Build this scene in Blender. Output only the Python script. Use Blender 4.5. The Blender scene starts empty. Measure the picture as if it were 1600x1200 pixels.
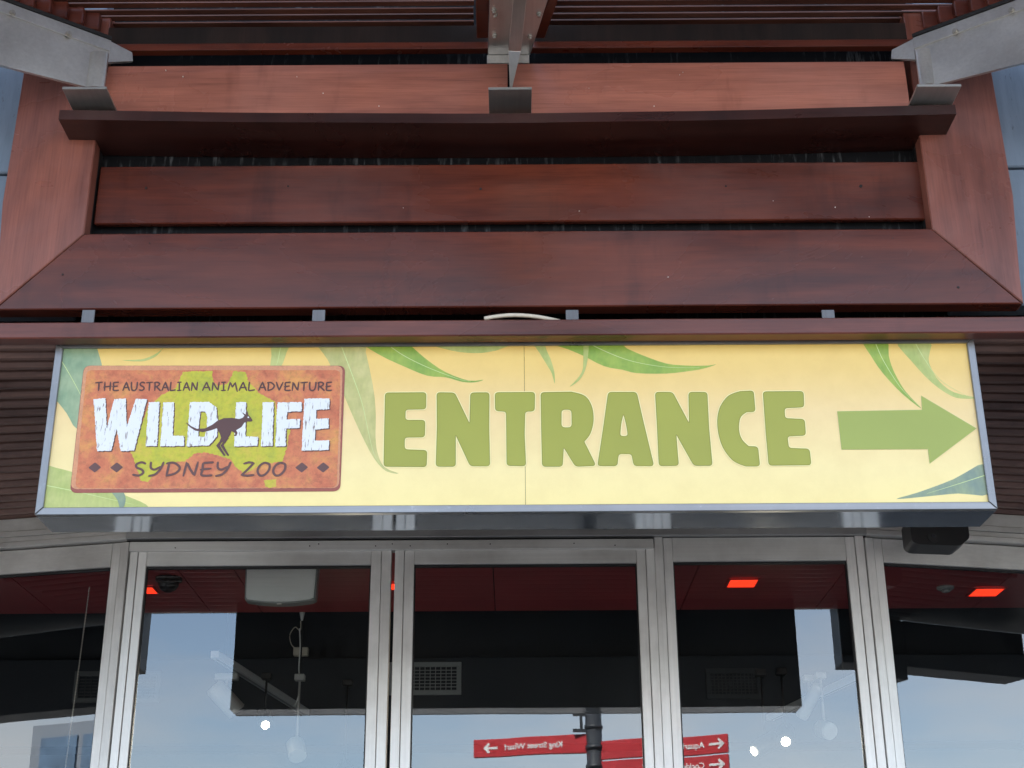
import bpy, bmesh, math, random
from mathutils import Vector, Matrix
from mathutils.geometry import tessellate_polygon

random.seed(7)
R = math.radians
scene = bpy.context.scene
C = scene.collection

# ------------------------------------------------------------------ camera
CAM = Vector((0.0, 0.0, 1.6))
PITCH, ROLL, FPX = R(22.8), R(-0.35), 2275.0
CAM_ROT = Matrix.Rotation(R(90) + PITCH, 3, 'X') @ Matrix.Rotation(ROLL, 3, 'Z')
cam_data = bpy.data.cameras.new('camera')
cam_data.sensor_width = 36.0
cam_data.lens = FPX / 1600.0 * 36.0
cam_data.clip_start = 0.05
cam_data.clip_end = 3000.0
cam = bpy.data.objects.new('camera', cam_data)
C.objects.link(cam)
cam.matrix_world = Matrix.Translation(CAM) @ CAM_ROT.to_4x4()
scene.camera = cam

# ------------------------------------------------------------------ sky and sun
SUN_EL, SUN_AZ = R(47), R(-24)       # azimuth clockwise from +Y: behind the building, which shades the whole front
world = bpy.data.worlds.new('World')
scene.world = world
world.use_nodes = True
wn, wl = world.node_tree.nodes, world.node_tree.links
wn.clear()
w_out = wn.new('ShaderNodeOutputWorld')
w_bg = wn.new('ShaderNodeBackground')
w_sky = wn.new('ShaderNodeTexSky')
w_sky.sky_type = 'NISHITA'
w_sky.sun_disc = False
w_sky.sun_elevation = SUN_EL
w_sky.sun_rotation = SUN_AZ
w_sky.dust_density = 1.6
w_sky.ozone_density = 1.5
w_tc = wn.new('ShaderNodeTexCoord')
w_map = wn.new('ShaderNodeMapping')
w_map.inputs['Scale'].default_value = (1.0, 1.0, 3.2)
w_noise = wn.new('ShaderNodeTexNoise')
w_noise.inputs['Scale'].default_value = 2.9
w_noise.inputs['Detail'].default_value = 5
w_noise.inputs['Roughness'].default_value = 0.55
w_ramp = wn.new('ShaderNodeValToRGB')
w_ramp.color_ramp.elements[0].position = 0.40
w_ramp.color_ramp.elements[1].position = 0.66
w_ramp.color_ramp.elements[0].color = (0.12, 0.12, 0.12, 1)
w_ramp.color_ramp.elements[1].color = (0.85, 0.85, 0.85, 1)
w_bw = wn.new('ShaderNodeRGBToBW')
w_tint = wn.new('ShaderNodeMixRGB')
w_tint.blend_type = 'MULTIPLY'
w_tint.inputs['Fac'].default_value = 1.0
w_tint.inputs['Color2'].default_value = (1.30, 1.33, 1.36, 1)
w_mix = wn.new('ShaderNodeMixRGB')
wl.new(w_tc.outputs['Generated'], w_map.inputs['Vector'])
wl.new(w_map.outputs['Vector'], w_noise.inputs['Vector'])
wl.new(w_noise.outputs['Fac'], w_ramp.inputs['Fac'])
wl.new(w_sky.outputs['Color'], w_bw.inputs['Color'])
wl.new(w_bw.outputs['Val'], w_tint.inputs['Color1'])
wl.new(w_ramp.outputs['Color'], w_mix.inputs['Fac'])
wl.new(w_sky.outputs['Color'], w_mix.inputs['Color1'])
wl.new(w_tint.outputs['Color'], w_mix.inputs['Color2'])
wl.new(w_mix.outputs['Color'], w_bg.inputs['Color'])
w_bg.inputs['Strength'].default_value = 0.15
wl.new(w_bg.outputs['Background'], w_out.inputs['Surface'])

sun_data = bpy.data.lights.new('sun', 'SUN')
sun_data.energy = 4.0
sun_data.angle = R(1.5)
sun_data.color = (1.0, 0.95, 0.88)
sun = bpy.data.objects.new('sun', sun_data)
C.objects.link(sun)
sun_dir = Vector((math.sin(SUN_AZ) * math.cos(SUN_EL), math.cos(SUN_AZ) * math.cos(SUN_EL), math.sin(SUN_EL)))
sun.rotation_euler = (-sun_dir).to_track_quat('-Z', 'Y').to_euler()
sun.location = (0, -5, 20)

scene.view_settings.view_transform = 'Standard'
scene.view_settings.look = 'None'
scene.view_settings.gamma = 1.0
scene.view_settings.use_curve_mapping = False
scene.view_settings.exposure = 2.2

scene.render.engine = 'CYCLES'
scene.cycles.use_denoising = True
try:
    scene.cycles.denoiser = 'OPENIMAGEDENOISE'
    scene.cycles.denoising_input_passes = 'RGB_ALBEDO_NORMAL'
except Exception:
    pass
scene.cycles.max_bounces = 10
scene.cycles.diffuse_bounces = 5
scene.cycles.glossy_bounces = 5
scene.cycles.transparent_max_bounces = 16
scene.cycles.sample_clamp_indirect = 6.0
scene.cycles.caustics_reflective = False
scene.cycles.caustics_refractive = False

# ------------------------------------------------------------------ measuring helpers
def ray(u, v):
    return CAM_ROT @ Vector(((u - 800.0) / FPX, (600.0 - v) / FPX, -1.0))

def px(u, v, Y):                       # point on the vertical plane y = Y
    d = ray(u, v)
    return CAM + d * ((Y - CAM.y) / d.y)

def pz(u, v, H):                       # point on the level plane z = camera height + H
    d = ray(u, v)
    return CAM + d * (H / d.z)

def pp(u, v, p0, n):                   # point on any plane
    d = ray(u, v)
    return CAM + d * ((p0 - CAM).dot(n) / d.dot(n))

Z0 = 1.6

def srgb(r, g, b):
    def f(c):
        c /= 255.0
        return c / 12.92 if c <= 0.04045 else ((c + 0.055) / 1.055) ** 2.4
    return (f(r), f(g), f(b), 1.0)

# ------------------------------------------------------------------ materials
def base_mat(name):
    m = bpy.data.materials.new(name)
    m.use_nodes = True
    nt = m.node_tree
    b = nt.nodes['Principled BSDF']
    return m, nt.nodes, nt.links, b

def coords(n, l, scale, rnd=True, kind='Object'):
    tc = n.new('ShaderNodeTexCoord')
    mp = n.new('ShaderNodeMapping')
    mp.inputs['Scale'].default_value = scale
    l.new(tc.outputs[kind], mp.inputs['Vector'])
    if rnd:
        oi = n.new('ShaderNodeObjectInfo')
        ml = n.new('ShaderNodeMath'); ml.operation = 'MULTIPLY'; ml.inputs[1].default_value = 37.0
        cb = n.new('ShaderNodeCombineXYZ')
        l.new(oi.outputs['Random'], ml.inputs[0])
        for k in range(3): l.new(ml.outputs[0], cb.inputs[k])
        l.new(cb.outputs[0], mp.inputs['Location'])
    return mp.outputs['Vector']

def noise(n, l, vec, scale=1.0, detail=4, rough=0.55, dist=0.0):
    t = n.new('ShaderNodeTexNoise')
    t.inputs['Scale'].default_value = scale
    t.inputs['Detail'].default_value = detail
    t.inputs['Roughness'].default_value = rough
    t.inputs['Distortion'].default_value = dist
    l.new(vec, t.inputs['Vector'])
    return t.outputs['Fac']

def ramp(n, l, fac, stops):
    r = n.new('ShaderNodeValToRGB')
    e = r.color_ramp.elements
    while len(e) < len(stops): e.new(0.5)
    for k, (p, c) in enumerate(stops):
        e[k].position = p
        e[k].color = c if len(c) == 4 else (*c, 1)
    l.new(fac, r.inputs['Fac'])
    return r.outputs['Color']

def mixc(n, l, fac, a, b, mode='MIX'):
    m = n.new('ShaderNodeMixRGB'); m.blend_type = mode
    if hasattr(fac, 'is_output'): l.new(fac, m.inputs['Fac'])
    else: m.inputs['Fac'].default_value = fac
    for s, k in ((a, 'Color1'), (b, 'Color2')):
        if hasattr(s, 'is_output'): l.new(s, m.inputs[k])
        else: m.inputs[k].default_value = s if len(s) == 4 else (*s, 1)
    return m.outputs['Color']

def bump(n, l, b, h, strength=0.2, dist=0.003):
    bp = n.new('ShaderNodeBump')
    bp.inputs['Strength'].default_value = strength
    bp.inputs['Distance'].default_value = dist
    l.new(h, bp.inputs['Height'])
    l.new(bp.outputs['Normal'], b.inputs['Normal'])

def wood(name, axis, dark, mid, light, rough=0.26, spec=0.5, grain=1.0, haze=0.25):
    """Oiled hardwood: broad soft blotches, low-contrast fine grain, faded patches, dark water marks."""
    m, n, l, b = base_mat(name)
    s1 = [6.5] * 3; s1[axis] = 1.5
    bl = noise(n, l, coords(n, l, tuple(s1)), 1.0, 4, 0.58, 0.6)
    s2 = [26.0] * 3; s2[axis] = 2.2
    md = noise(n, l, coords(n, l, tuple(s2)), 1.0, 3, 0.55, 0.4)
    s3 = [210.0 * grain] * 3; s3[axis] = 7.0
    fg = noise(n, l, coords(n, l, tuple(s3)), 1.0, 4, 0.65)
    col = ramp(n, l, bl, [(0.30, dark), (0.50, mid), (0.72, light)])
    col = mixc(n, l, 1.0, col, ramp(n, l, md, [(0.3, (0.80, 0.78, 0.78)), (0.7, (1.16, 1.14, 1.10))]), 'MULTIPLY')
    col = mixc(n, l, 1.0, col, ramp(n, l, fg, [(0.28, (0.76, 0.74, 0.73)), (0.5, (1, 1, 1)), (0.72, (1.12, 1.12, 1.12))]), 'MULTIPLY')
    fade = noise(n, l, coords(n, l, (1.7, 1.7, 2.6)), 1.0, 5, 0.62, 0.5)
    fm = ramp(n, l, fade, [(0.48, (0, 0, 0)), (0.72, (haze, haze, haze))])
    col = mixc(n, l, fm, col, (mid[0] * 1.4 + 0.015, mid[1] * 1.7 + 0.018, mid[2] * 1.9 + 0.02, 1))
    wet = noise(n, l, coords(n, l, (5.0, 5.0, 1.1)), 1.0, 5, 0.66)
    col = mixc(n, l, 1.0, col, ramp(n, l, wet, [(0.30, (0.62, 0.60, 0.60)), (0.44, (1, 1, 1))]), 'MULTIPLY')
    l.new(col, b.inputs['Base Color'])
    rr = n.new('ShaderNodeMapRange')
    rr.inputs['From Min'].default_value = 0.3; rr.inputs['From Max'].default_value = 0.7
    rr.inputs['To Min'].default_value = rough - 0.08; rr.inputs['To Max'].default_value = rough + 0.14
    l.new(fade, rr.inputs['Value'])
    l.new(rr.outputs[0], b.inputs['Roughness'])
    b.inputs['Specular IOR Level'].default_value = spec
    bump(n, l, b, bl, 0.05, 0.004)
    return m

def metal(name, col, rough=0.4, metallic=0.7, axis=2, streak=0.12, spots=0.0):
    m, n, l, b = base_mat(name)
    s = [120.0] * 3; s[axis] = 2.0
    g = noise(n, l, coords(n, l, tuple(s)), 1.0, 3, 0.6)
    bl = noise(n, l, coords(n, l, (4, 4, 4)), 1.0, 5, 0.62)
    a = ramp(n, l, g, [(0.3, (1 - streak,) * 3), (0.7, (1 + streak,) * 3)])
    c = mixc(n, l, 1.0, col, a, 'MULTIPLY')
    d = ramp(n, l, bl, [(0.35, (0.78, 0.77, 0.76)), (0.6, (1.04, 1.04, 1.04))])
    c = mixc(n, l, 0.8, c, d, 'MULTIPLY')
    if spots:
        sp = noise(n, l, coords(n, l, (28, 28, 28)), 1.0, 6, 0.7)
        sm = ramp(n, l, sp, [(0.62, (0, 0, 0)), (0.74, (spots,) * 3)])
        c = mixc(n, l, sm, c, (0.72, 0.74, 0.76, 1))
    l.new(c, b.inputs['Base Color'])
    b.inputs['Metallic'].default_value = metallic
    rr = n.new('ShaderNodeMapRange')
    rr.inputs['From Min'].default_value = 0.3; rr.inputs['From Max'].default_value = 0.7
    rr.inputs['To Min'].default_value = max(0.03, rough - 0.06); rr.inputs['To Max'].default_value = rough + 0.08
    l.new(bl, rr.inputs['Value'])
    l.new(rr.outputs[0], b.inputs['Roughness'])
    bump(n, l, b, g, 0.05, 0.001)
    return m

def paint(name, col, rough=0.5, var=0.12, scale=6.0, metallic=0.0, spec=0.5, fine=0.0):
    m, n, l, b = base_mat(name)
    g = noise(n, l, coords(n, l, (scale,) * 3), 1.0, 5, 0.6)
    a = ramp(n, l, g, [(0.3, (1 - var,) * 3), (0.7, (1 + var,) * 3)])
    c = mixc(n, l, 1.0, col, a, 'MULTIPLY')
    if fine:
        f = noise(n, l, coords(n, l, (180,) * 3), 1.0, 3, 0.6)
        fa = ramp(n, l, f, [(0.3, (1 - fine,) * 3), (0.7, (1 + fine,) * 3)])
        c = mixc(n, l, 1.0, c, fa, 'MULTIPLY')
    l.new(c, b.inputs['Base Color'])
    b.inputs['Roughness'].default_value = rough
    b.inputs['Metallic'].default_value = metallic
    b.inputs['Specular IOR Level'].default_value = spec
    return m

def emit(name, col, strength):
    m, n, l, b = base_mat(name)
    b.inputs['Base Color'].default_value = col
    b.inputs['Emission Color'].default_value = col
    b.inputs['Emission Strength'].default_value = strength
    return m

M = {}
WD, WM, WL = (0.058, 0.0135, 0.0095, 1), (0.102, 0.0225, 0.0120, 1), (0.150, 0.033, 0.0155, 1)
M['wood_h'] = wood('timber_grain_across', 0, WD, WM, WL)
M['wood_v'] = wood('timber_grain_upright', 2, WD, WM, WL)
M['wood_pale'] = wood('timber_lit_tone', 0, (0.27, 0.102, 0.078, 1), (0.355, 0.134, 0.099, 1), (0.42, 0.155, 0.108, 1), 0.30, haze=0.25)  # stronger light on the upper board is put into this paler colour
M['wood_v_pale'] = wood('timber_sheen_tone_upright', 2, (0.155, 0.056, 0.045, 1), (0.205, 0.073, 0.055, 1), (0.245, 0.084, 0.059, 1), 0.28, haze=0.3)  # sky sheen on the stiles is mixed into this paler colour
M['wood_mid'] = wood('timber_batten', 0, (0.075, 0.021, 0.016, 1), (0.12, 0.033, 0.023, 1), (0.165, 0.046, 0.030, 1), 0.28)
M['wood_dark'] = wood('timber_shade_tone', 0, (0.022, 0.0065, 0.0055, 1), (0.034, 0.0095, 0.0075, 1), (0.050, 0.0140, 0.0100, 1), 0.30)  # ledge wood darkened overall to carry the shade of its underside
M['wood_slat'] = wood('timber_slat', 0, (0.045, 0.016, 0.011, 1), (0.10, 0.034, 0.021, 1), (0.16, 0.058, 0.036, 1), 0.5)
M['wood_soffit'] = wood('timber_soffit', 0, (0.14, 0.080, 0.067, 1), (0.20, 0.116, 0.098, 1), (0.25, 0.145, 0.12, 1), 0.42)
M['ledger'] = wood('timber_stained_black', 2, (0.010, 0.008, 0.008, 1), (0.018, 0.012, 0.011, 1), (0.034, 0.02, 0.017, 1), 0.6, 0.25)
M['alu'] = metal('satin_aluminium', (0.82, 0.81, 0.79, 1), 0.42, 0.35, 2, 0.05)
M['alu_h'] = metal('satin_aluminium_across', (0.70, 0.69, 0.67, 1), 0.42, 0.35, 0, 0.05)
M['clip'] = metal('dull_clip', (0.16, 0.165, 0.18, 1), 0.5, 0.4)
M['alu_dark'] = metal('grey_head_channel', (0.38, 0.38, 0.38, 1), 0.4, 0.5, 0, 0.06)
M['galv'] = metal('galvanised_sign_frame', (0.25, 0.25, 0.255, 1), 0.32, 0.75, 0, 0.06, 0.2)
M['galv_v'] = metal('galvanised_sign_frame_upright', (0.25, 0.25, 0.255, 1), 0.32, 0.75, 2, 0.06, 0.2)
M['mirror_metal'] = metal('polished_sign_underside', (0.30, 0.33, 0.37, 1), 0.09, 0.92, 0, 0.05, 0.5)
M['steel'] = metal('galvanised_beam_steel', (0.62, 0.615, 0.60, 1), 0.34, 0.85, 1, 0.06, 0.06)
M['steel_dark'] = metal('dull_plate_steel', (0.42, 0.42, 0.41, 1), 0.36, 0.8, 1, 0.06)
M['bolt'] = metal('zinc_bolt', (0.5, 0.48, 0.44, 1), 0.35, 0.8)
M['black'] = paint('black_rubber', (0.008, 0.008, 0.009, 1), 0.55)
M['black_plastic'] = paint('black_plastic', (0.007, 0.007, 0.008, 1), 0.4, 0.2, 30)
M['sign_back'] = paint('dark_sign_back', (0.009, 0.010, 0.013, 1), 0.5)
M['spot_white'] = paint('spotlight_enamel', (0.42, 0.42, 0.40, 1), 0.4, 0.04)
M['white_plastic'] = paint('white_plastic', (0.84, 0.84, 0.82, 1), 0.4, 0.04)
M['cream_cable'] = paint('cream_cable', (0.62, 0.56, 0.46, 1), 0.5, 0.1, 60)
M['specks'] = paint('white_paint_fleck', (0.75, 0.7, 0.66, 1), 0.6)
M['hole'] = paint('dark_nail_hole', (0.006, 0.005, 0.005, 1), 0.7)

def mat_membrane():
    m, n, l, b = base_mat('black_membrane_with_drips')
    g = noise(n, l, coords(n, l, (75, 75, 9), False), 1.0, 4, 0.65)
    h = noise(n, l, coords(n, l, (3.3, 3.3, 7), False), 1.0, 3, 0.6)
    a = ramp(n, l, g, [(0.54, (0, 0, 0)), (0.72, (1, 1, 1))])
    k = ramp(n, l, h, [(0.38, (0, 0, 0)), (0.62, (0.8, 0.8, 0.8))])
    f = mixc(n, l, 1.0, a, k, 'MULTIPLY')
    l.new(mixc(n, l, f, (0.005, 0.0055, 0.007, 1), (0.13, 0.14, 0.15, 1)), b.inputs['Base Color'])
    b.inputs['Roughness'].default_value = 0.8
    b.inputs['Specular IOR Level'].default_value = 0.15
    return m
M['membrane'] = mat_membrane()

def mat_cladding():
    m, n, l, b = base_mat('weathered_blue_grey_cladding')
    g = noise(n, l, coords(n, l, (16, 16, 2.2)), 1.0, 6, 0.68)
    s = noise(n, l, coords(n, l, (60, 60, 14)), 1.0, 5, 0.7)
    c = ramp(n, l, g, [(0.3, (0.105, 0.145, 0.195)), (0.7, (0.175, 0.225, 0.295))])
    k = ramp(n, l, s, [(0.64, (0, 0, 0)), (0.72, (0.85, 0.85, 0.85))])
    l.new(mixc(n, l, k, c, (0.05, 0.06, 0.08, 1)), b.inputs['Base Color'])
    b.inputs['Roughness'].default_value = 0.55
    bump(n, l, b, g, 0.2, 0.004)
    return m
M['cladding'] = mat_cladding()

def mat_glass():
    m, n, l, b = base_mat('door_glass')
    n.remove(b)
    out = n['Material Output']
    tr = n.new('ShaderNodeBsdfTransparent'); tr.inputs['Color'].default_value = (0.93, 0.95, 0.95, 1)
    gl = n.new('ShaderNodeBsdfGlossy'); gl.inputs['Roughness'].default_value = 0.0
    gl.inputs['Color'].default_value = (0.95, 0.98, 1.0, 1)
    wv = noise(n, l, coords(n, l, (1.6, 1.6, 1.1)), 1.0, 2, 0.5)
    bp = n.new('ShaderNodeBump'); bp.inputs['Strength'].default_value = 1.0; bp.inputs['Distance'].default_value = 0.0007
    l.new(wv, bp.inputs['Height']); l.new(bp.outputs['Normal'], gl.inputs['Normal'])
    fr = n.new('ShaderNodeFresnel'); fr.inputs['IOR'].default_value = 1.52
    ge = n.new('ShaderNodeNewGeometry')
    inv = n.new('ShaderNodeMath'); inv.operation = 'SUBTRACT'; inv.inputs[0].default_value = 1.0
    m1 = n.new('ShaderNodeMath'); m1.operation = 'MULTIPLY'; m1.inputs[1].default_value = 3.0
    m2 = n.new('ShaderNodeMath'); m2.operation = 'MULTIPLY'; m2.use_clamp = True
    l.new(ge.outputs['Backfacing'], inv.inputs[1])
    l.new(fr.outputs[0], m1.inputs[0])
    l.new(m1.outputs[0], m2.inputs[0]); l.new(inv.outputs[0], m2.inputs[1])
    mx = n.new('ShaderNodeMixShader')
    l.new(m2.outputs[0], mx.inputs[0]); l.new(tr.outputs[0], mx.inputs[1]); l.new(gl.outputs[0], mx.inputs[2])
    df = n.new('ShaderNodeBsdfDiffuse'); df.inputs['Color'].default_value = (0.55, 0.56, 0.56, 1)
    sm = noise(n, l, coords(n, l, (3.5, 3.5, 1.2)), 1.0, 6, 0.7, 0.8)
    sf = ramp(n, l, sm, [(0.45, (0.0002,) * 3), (0.80, (0.007,) * 3)])
    m3 = n.new('ShaderNodeMixShader')
    l.new(sf, m3.inputs[0]); l.new(mx.outputs[0], m3.inputs[1]); l.new(df.outputs[0], m3.inputs[2])
    l.new(m3.outputs[0], out.inputs['Surface'])
    return m
M['glass'] = mat_glass()

# ------------------------------------------------------------------ object helpers
def tag(o, label=None, cat=None, group=None, kind=None):
    if label: o['label'] = label
    if cat: o['category'] = cat
    if group: o['group'] = group
    if kind: o['kind'] = kind
    return o

def thing(name, label, cat, loc, group=None):
    o = bpy.data.objects.new(name, None)
    o.empty_display_size = 0.1
    C.objects.link(o)
    o.location = loc
    o['origin'] = list(loc)
    return tag(o, label, cat, group)

def origin_of(p):
    while p.parent is not None: p = p.parent
    return Vector(p.location)

def obj(name, bm, mat, parent=None, smooth=False):
    bmesh.ops.recalc_face_normals(bm, faces=bm.faces)
    if parent is not None:
        off = origin_of(parent)
    else:
        lo = Vector((min(v.co.x for v in bm.verts), min(v.co.y for v in bm.verts), min(v.co.z for v in bm.verts)))
        hi = Vector((max(v.co.x for v in bm.verts), max(v.co.y for v in bm.verts), max(v.co.z for v in bm.verts)))
        off = Vector(((lo.x + hi.x) / 2, (lo.y + hi.y) / 2, lo.z))
    for v in bm.verts: v.co -= off
    me = bpy.data.meshes.new(name)
    bm.to_mesh(me); bm.free()
    if smooth:
        for f in me.polygons: f.use_smooth = True
    me.materials.append(mat if not isinstance(mat, str) else M[mat])
    o = bpy.data.objects.new(name, me)
    C.objects.link(o)
    if parent is not None: o.parent = parent
    else: o.location = off
    return o

def add_hexa(bm, p):                    # eight corners: bottom ring then top ring
    v = [bm.verts.new(q) for q in p]
    for f in ((3, 2, 1, 0), (4, 5, 6, 7), (0, 1, 5, 4), (1, 2, 6, 5), (2, 3, 7, 6), (3, 0, 4, 7)):
        bm.faces.new([v[i] for i in f])
    return v

def bevel_all(bm, w, seg=1):
    if w > 0:
        bmesh.ops.bevel(bm, geom=list(bm.edges), offset=w, segments=seg, affect='EDGES', profile=0.7, clamp_overlap=True)

def box(name, x0, x1, y0, y1, z0, z1, mat, parent=None, bev=0.0):
    bm = bmesh.new()
    add_hexa(bm, [(x0, y0, z0), (x1, y0, z0), (x1, y1, z0), (x0, y1, z0), (x0, y0, z1), (x1, y0, z1), (x1, y1, z1), (x0, y1, z1)])
    bevel_all(bm, bev, 2 if bev > 0.004 else 1)
    return obj(name, bm, mat, parent)

def hexa(name, pts, mat, parent=None, bev=0.0):
    bm = bmesh.new(); add_hexa(bm, pts); bevel_all(bm, bev)
    return obj(name, bm, mat, parent)

def plate(name, loops, to3, depth, mat, parent=None):
    """Flat shape with holes: loops of (a, b); to3(a, b, d) maps to the world, d = 0 front, 1 back (depth applied by to3)."""
    bm = bmesh.new()
    vl = [[Vector((a, b, 0)) for a, b in lp] for lp in loops]
    tris = tessellate_polygon(vl)
    flat = [q for lp in loops for q in lp]
    fr = [bm.verts.new(to3(a, b, 0.0)) for a, b in flat]
    for t in tris:
        try: bm.faces.new([fr[i] for i in t])
        except ValueError: pass
    if depth:
        bk = [bm.verts.new(to3(a, b, depth)) for a, b in flat]
        k = 0
        for lp in loops:
            n = len(lp)
            for i in range(n):
                j = (i + 1) % n
                bm.faces.new([fr[k + i], fr[k + j], bk[k + j], bk[k + i]])
            k += n
        for t in tris:
            try: bm.faces.new([bk[i] for i in reversed(t)])
            except ValueError: pass
    return obj(name, bm, mat, parent)

def tube_bm(bm, pts, r, seg=8, closed_ends=True):
    pts = [Vector(p) for p in pts]
    rings = []
    up = Vector((0.123, 0.2, 0.97)).normalized()
    for i, p in enumerate(pts):
        t = (pts[min(i + 1, len(pts) - 1)] - pts[max(i - 1, 0)]).normalized()
        a = t.cross(up)
        if a.length < 1e-3: a = t.cross(Vector((1, 0, 0)))
        a.normalize(); b = t.cross(a)
        rr = r[i] if isinstance(r, (list, tuple)) else r
        rings.append([bm.verts.new(p + (a * math.cos(k * 2 * math.pi / seg) + b * math.sin(k * 2 * math.pi / seg)) * rr) for k in range(seg)])
    for i in range(len(rings) - 1):
        for k in range(seg):
            bm.faces.new([rings[i][k], rings[i][(k + 1) % seg], rings[i + 1][(k + 1) % seg], rings[i + 1][k]])
    if closed_ends:
        bm.faces.new(rings[0][::-1]); bm.faces.new(rings[-1])

def tube(name, pts, r, mat, parent=None, seg=8, smooth=True):
    bm = bmesh.new(); tube_bm(bm, pts, r, seg)
    return obj(name, bm, mat, parent, smooth)

def catmull(p, n=6, closed=False):
    p = [Vector(q) for q in p]
    out = []
    m = len(p)
    for i in range(m if closed else m - 1):
        a = p[(i - 1) % m] if closed else p[max(i - 1, 0)]
        b, c = p[i], p[(i + 1) % m]
        d = p[(i + 2) % m] if closed else p[min(i + 2, m - 1)]
        for k in range(n):
            t = k / n
            out.append(0.5 * ((2 * b) + (c - a) * t + (2 * a - 5 * b + 4 * c - d) * t * t + (3 * b - a - 3 * c + d) * t ** 3))
    if not closed: out.append(p[-1])
    return out

def rounded(pts, r, n=4):
    out = []
    m = len(pts)
    for i in range(m):
        p, a, b = Vector(pts[i]), Vector(pts[i - 1]), Vector(pts[(i + 1) % m])
        rr = min(r, 0.42 * (a - p).length, 0.42 * (b - p).length)
        s, e = p + (a - p).normalized() * rr, p + (b - p).normalized() * rr
        for k in range(n + 1):
            t = k / n
            q = s * (1 - t) ** 2 + p * 2 * t * (1 - t) + e * t * t
            out.append((q.x, q.y))
    return out

def offset_poly(pts, d):
    area = sum(pts[i - 1][0] * pts[i][1] - pts[i][0] * pts[i - 1][1] for i in range(len(pts)))
    sg = 1 if area > 0 else -1
    out = []
    m = len(pts)
    for i in range(m):
        p = Vector(pts[i]); a = Vector(pts[i - 1]); b = Vector(pts[(i + 1) % m])
        e1, e2 = (p - a), (b - p)
        if e1.length < 1e-9 or e2.length < 1e-9:
            out.append((p.x, p.y)); continue
        n1 = Vector((e1.y, -e1.x)).normalized() * sg; n2 = Vector((e2.y, -e2.x)).normalized() * sg
        nn = n1 + n2
        nn = nn.normalized() if nn.length > 1e-6 else n1
        k = 1.0 / max(0.5, nn.dot(n1))
        q = p + nn * d * k
        out.append((q.x, q.y))
    return out

def jagged(pts, step, amp, rng):
    out = []
    m = len(pts)
    for i in range(m):
        p, q = Vector(pts[i]), Vector(pts[(i + 1) % m])
        n = max(1, int((q - p).length / step))
        d = (q - p); nr = Vector((d.y, -d.x)).normalized()
        for k in range(n):
            t = k / n
            j = rng.uniform(-amp, amp) if k else rng.uniform(-amp * 0.5, amp * 0.5)
            w = p + d * t + nr * j
            out.append((w.x, w.y))
    return out

# ================================================================== SETTING
YS = 3.47        # front of the sign
YP = 3.45        # front of the timber surround
YD = 4.87        # front of the door frames
H_SOF = 1.576    # soffit, above the camera

# ---- ground
def mat_paving():
    m, n, l, b = base_mat('pale_paving')
    br = n.new('ShaderNodeTexBrick')
    br.inputs['Scale'].default_value = 1.0
    br.inputs['Color1'].default_value = (0.20, 0.19, 0.175, 1)
    br.inputs['Color2'].default_value = (0.24, 0.23, 0.21, 1)
    br.inputs['Mortar'].default_value = (0.15, 0.14, 0.13, 1)
    br.inputs['Mortar Size'].default_value = 0.008
    br.inputs['Brick Width'].default_value = 0.6
    br.inputs['Row Height'].default_value = 0.6
    br.offset = 0.0
    l.new(coords(n, l, (1, 1, 1), False), br.inputs['Vector'])
    g = noise(n, l, coords(n, l, (3, 3, 3), False), 1.0, 6, 0.65)
    l.new(mixc(n, l, 0.5, br.outputs['Color'], ramp(n, l, g, [(0.3, (0.75,) * 3), (0.7, (1.15,) * 3)]), 'MULTIPLY'), b.inputs['Base Color'])
    b.inputs['Roughness'].default_value = 0.75
    return m
M['paving'] = mat_paving()
bm = bmesh.new()
bm.faces.new([bm.verts.new(p) for p in ((-600, -900, 0), (600, -900, 0), (600, 400, 0), (-600, 400, 0))])
tag(obj('ground', bm, 'paving'), 'pale square paving in front of the entrance', 'paving', kind='structure')

# ---- building shell
bld = thing('entrance_building', 'entrance building with weathered blue grey cladding beside the timber surround', 'building', (0, 4.0, 0))
FX = 1.255       # half width of the straight door front
box('backing_wall', -6.0, 6.0, 3.64, 3.72, Z0 + 1.63, 6.4, 'membrane', bld)
box('roof', -6.1, 6.1, 3.50, 9.2, 6.4, 6.6, 'sign_back', bld)
box('outer_wall', -6.0, -5.85, 3.72, 9.0, 0.0, 6.4, 'sign_back', bld)
box('outer_wall', 5.85, 6.0, 3.72, 9.0, 0.0, 6.4, 'sign_back', bld)
box('soffit_backing', -6.0, 6.0, 3.47, 5.6, Z0 + H_SOF + 0.034, Z0 + H_SOF + 0.048, 'black', bld)
box('fascia_backing', -6.0, 6.0, 3.62, 3.64, Z0 + H_SOF + 0.048, Z0 + 1.68, 'black', bld)
# unseen dark boxes either side, added and shaped for their reflections in the glass
for s, x0 in ((-1, 1.60), (1, 1.40)):
    a, b = sorted((s * x0, s * 2.4))
    box('dark_side_box', a, b, 3.44, 3.60, Z0 + 1.30, Z0 + H_SOF - 0.004, 'sign_back', bld, 0.004)
    a, b = sorted((s * 2.405, s * (4.6 if s < 0 else 3.1)))
    box('dark_side_box', a, b, 3.44, 3.60, Z0 + (1.20 if s < 0 else 1.36), Z0 + H_SOF - 0.004, 'sign_back', bld, 0.004)
    a, b = sorted((s * 4.6, s * 5.2))
    box('pier', a, b, 3.46, 5.6, 0.0, Z0 + H_SOF - 0.004, 'cladding', bld, 0.006)
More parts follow.
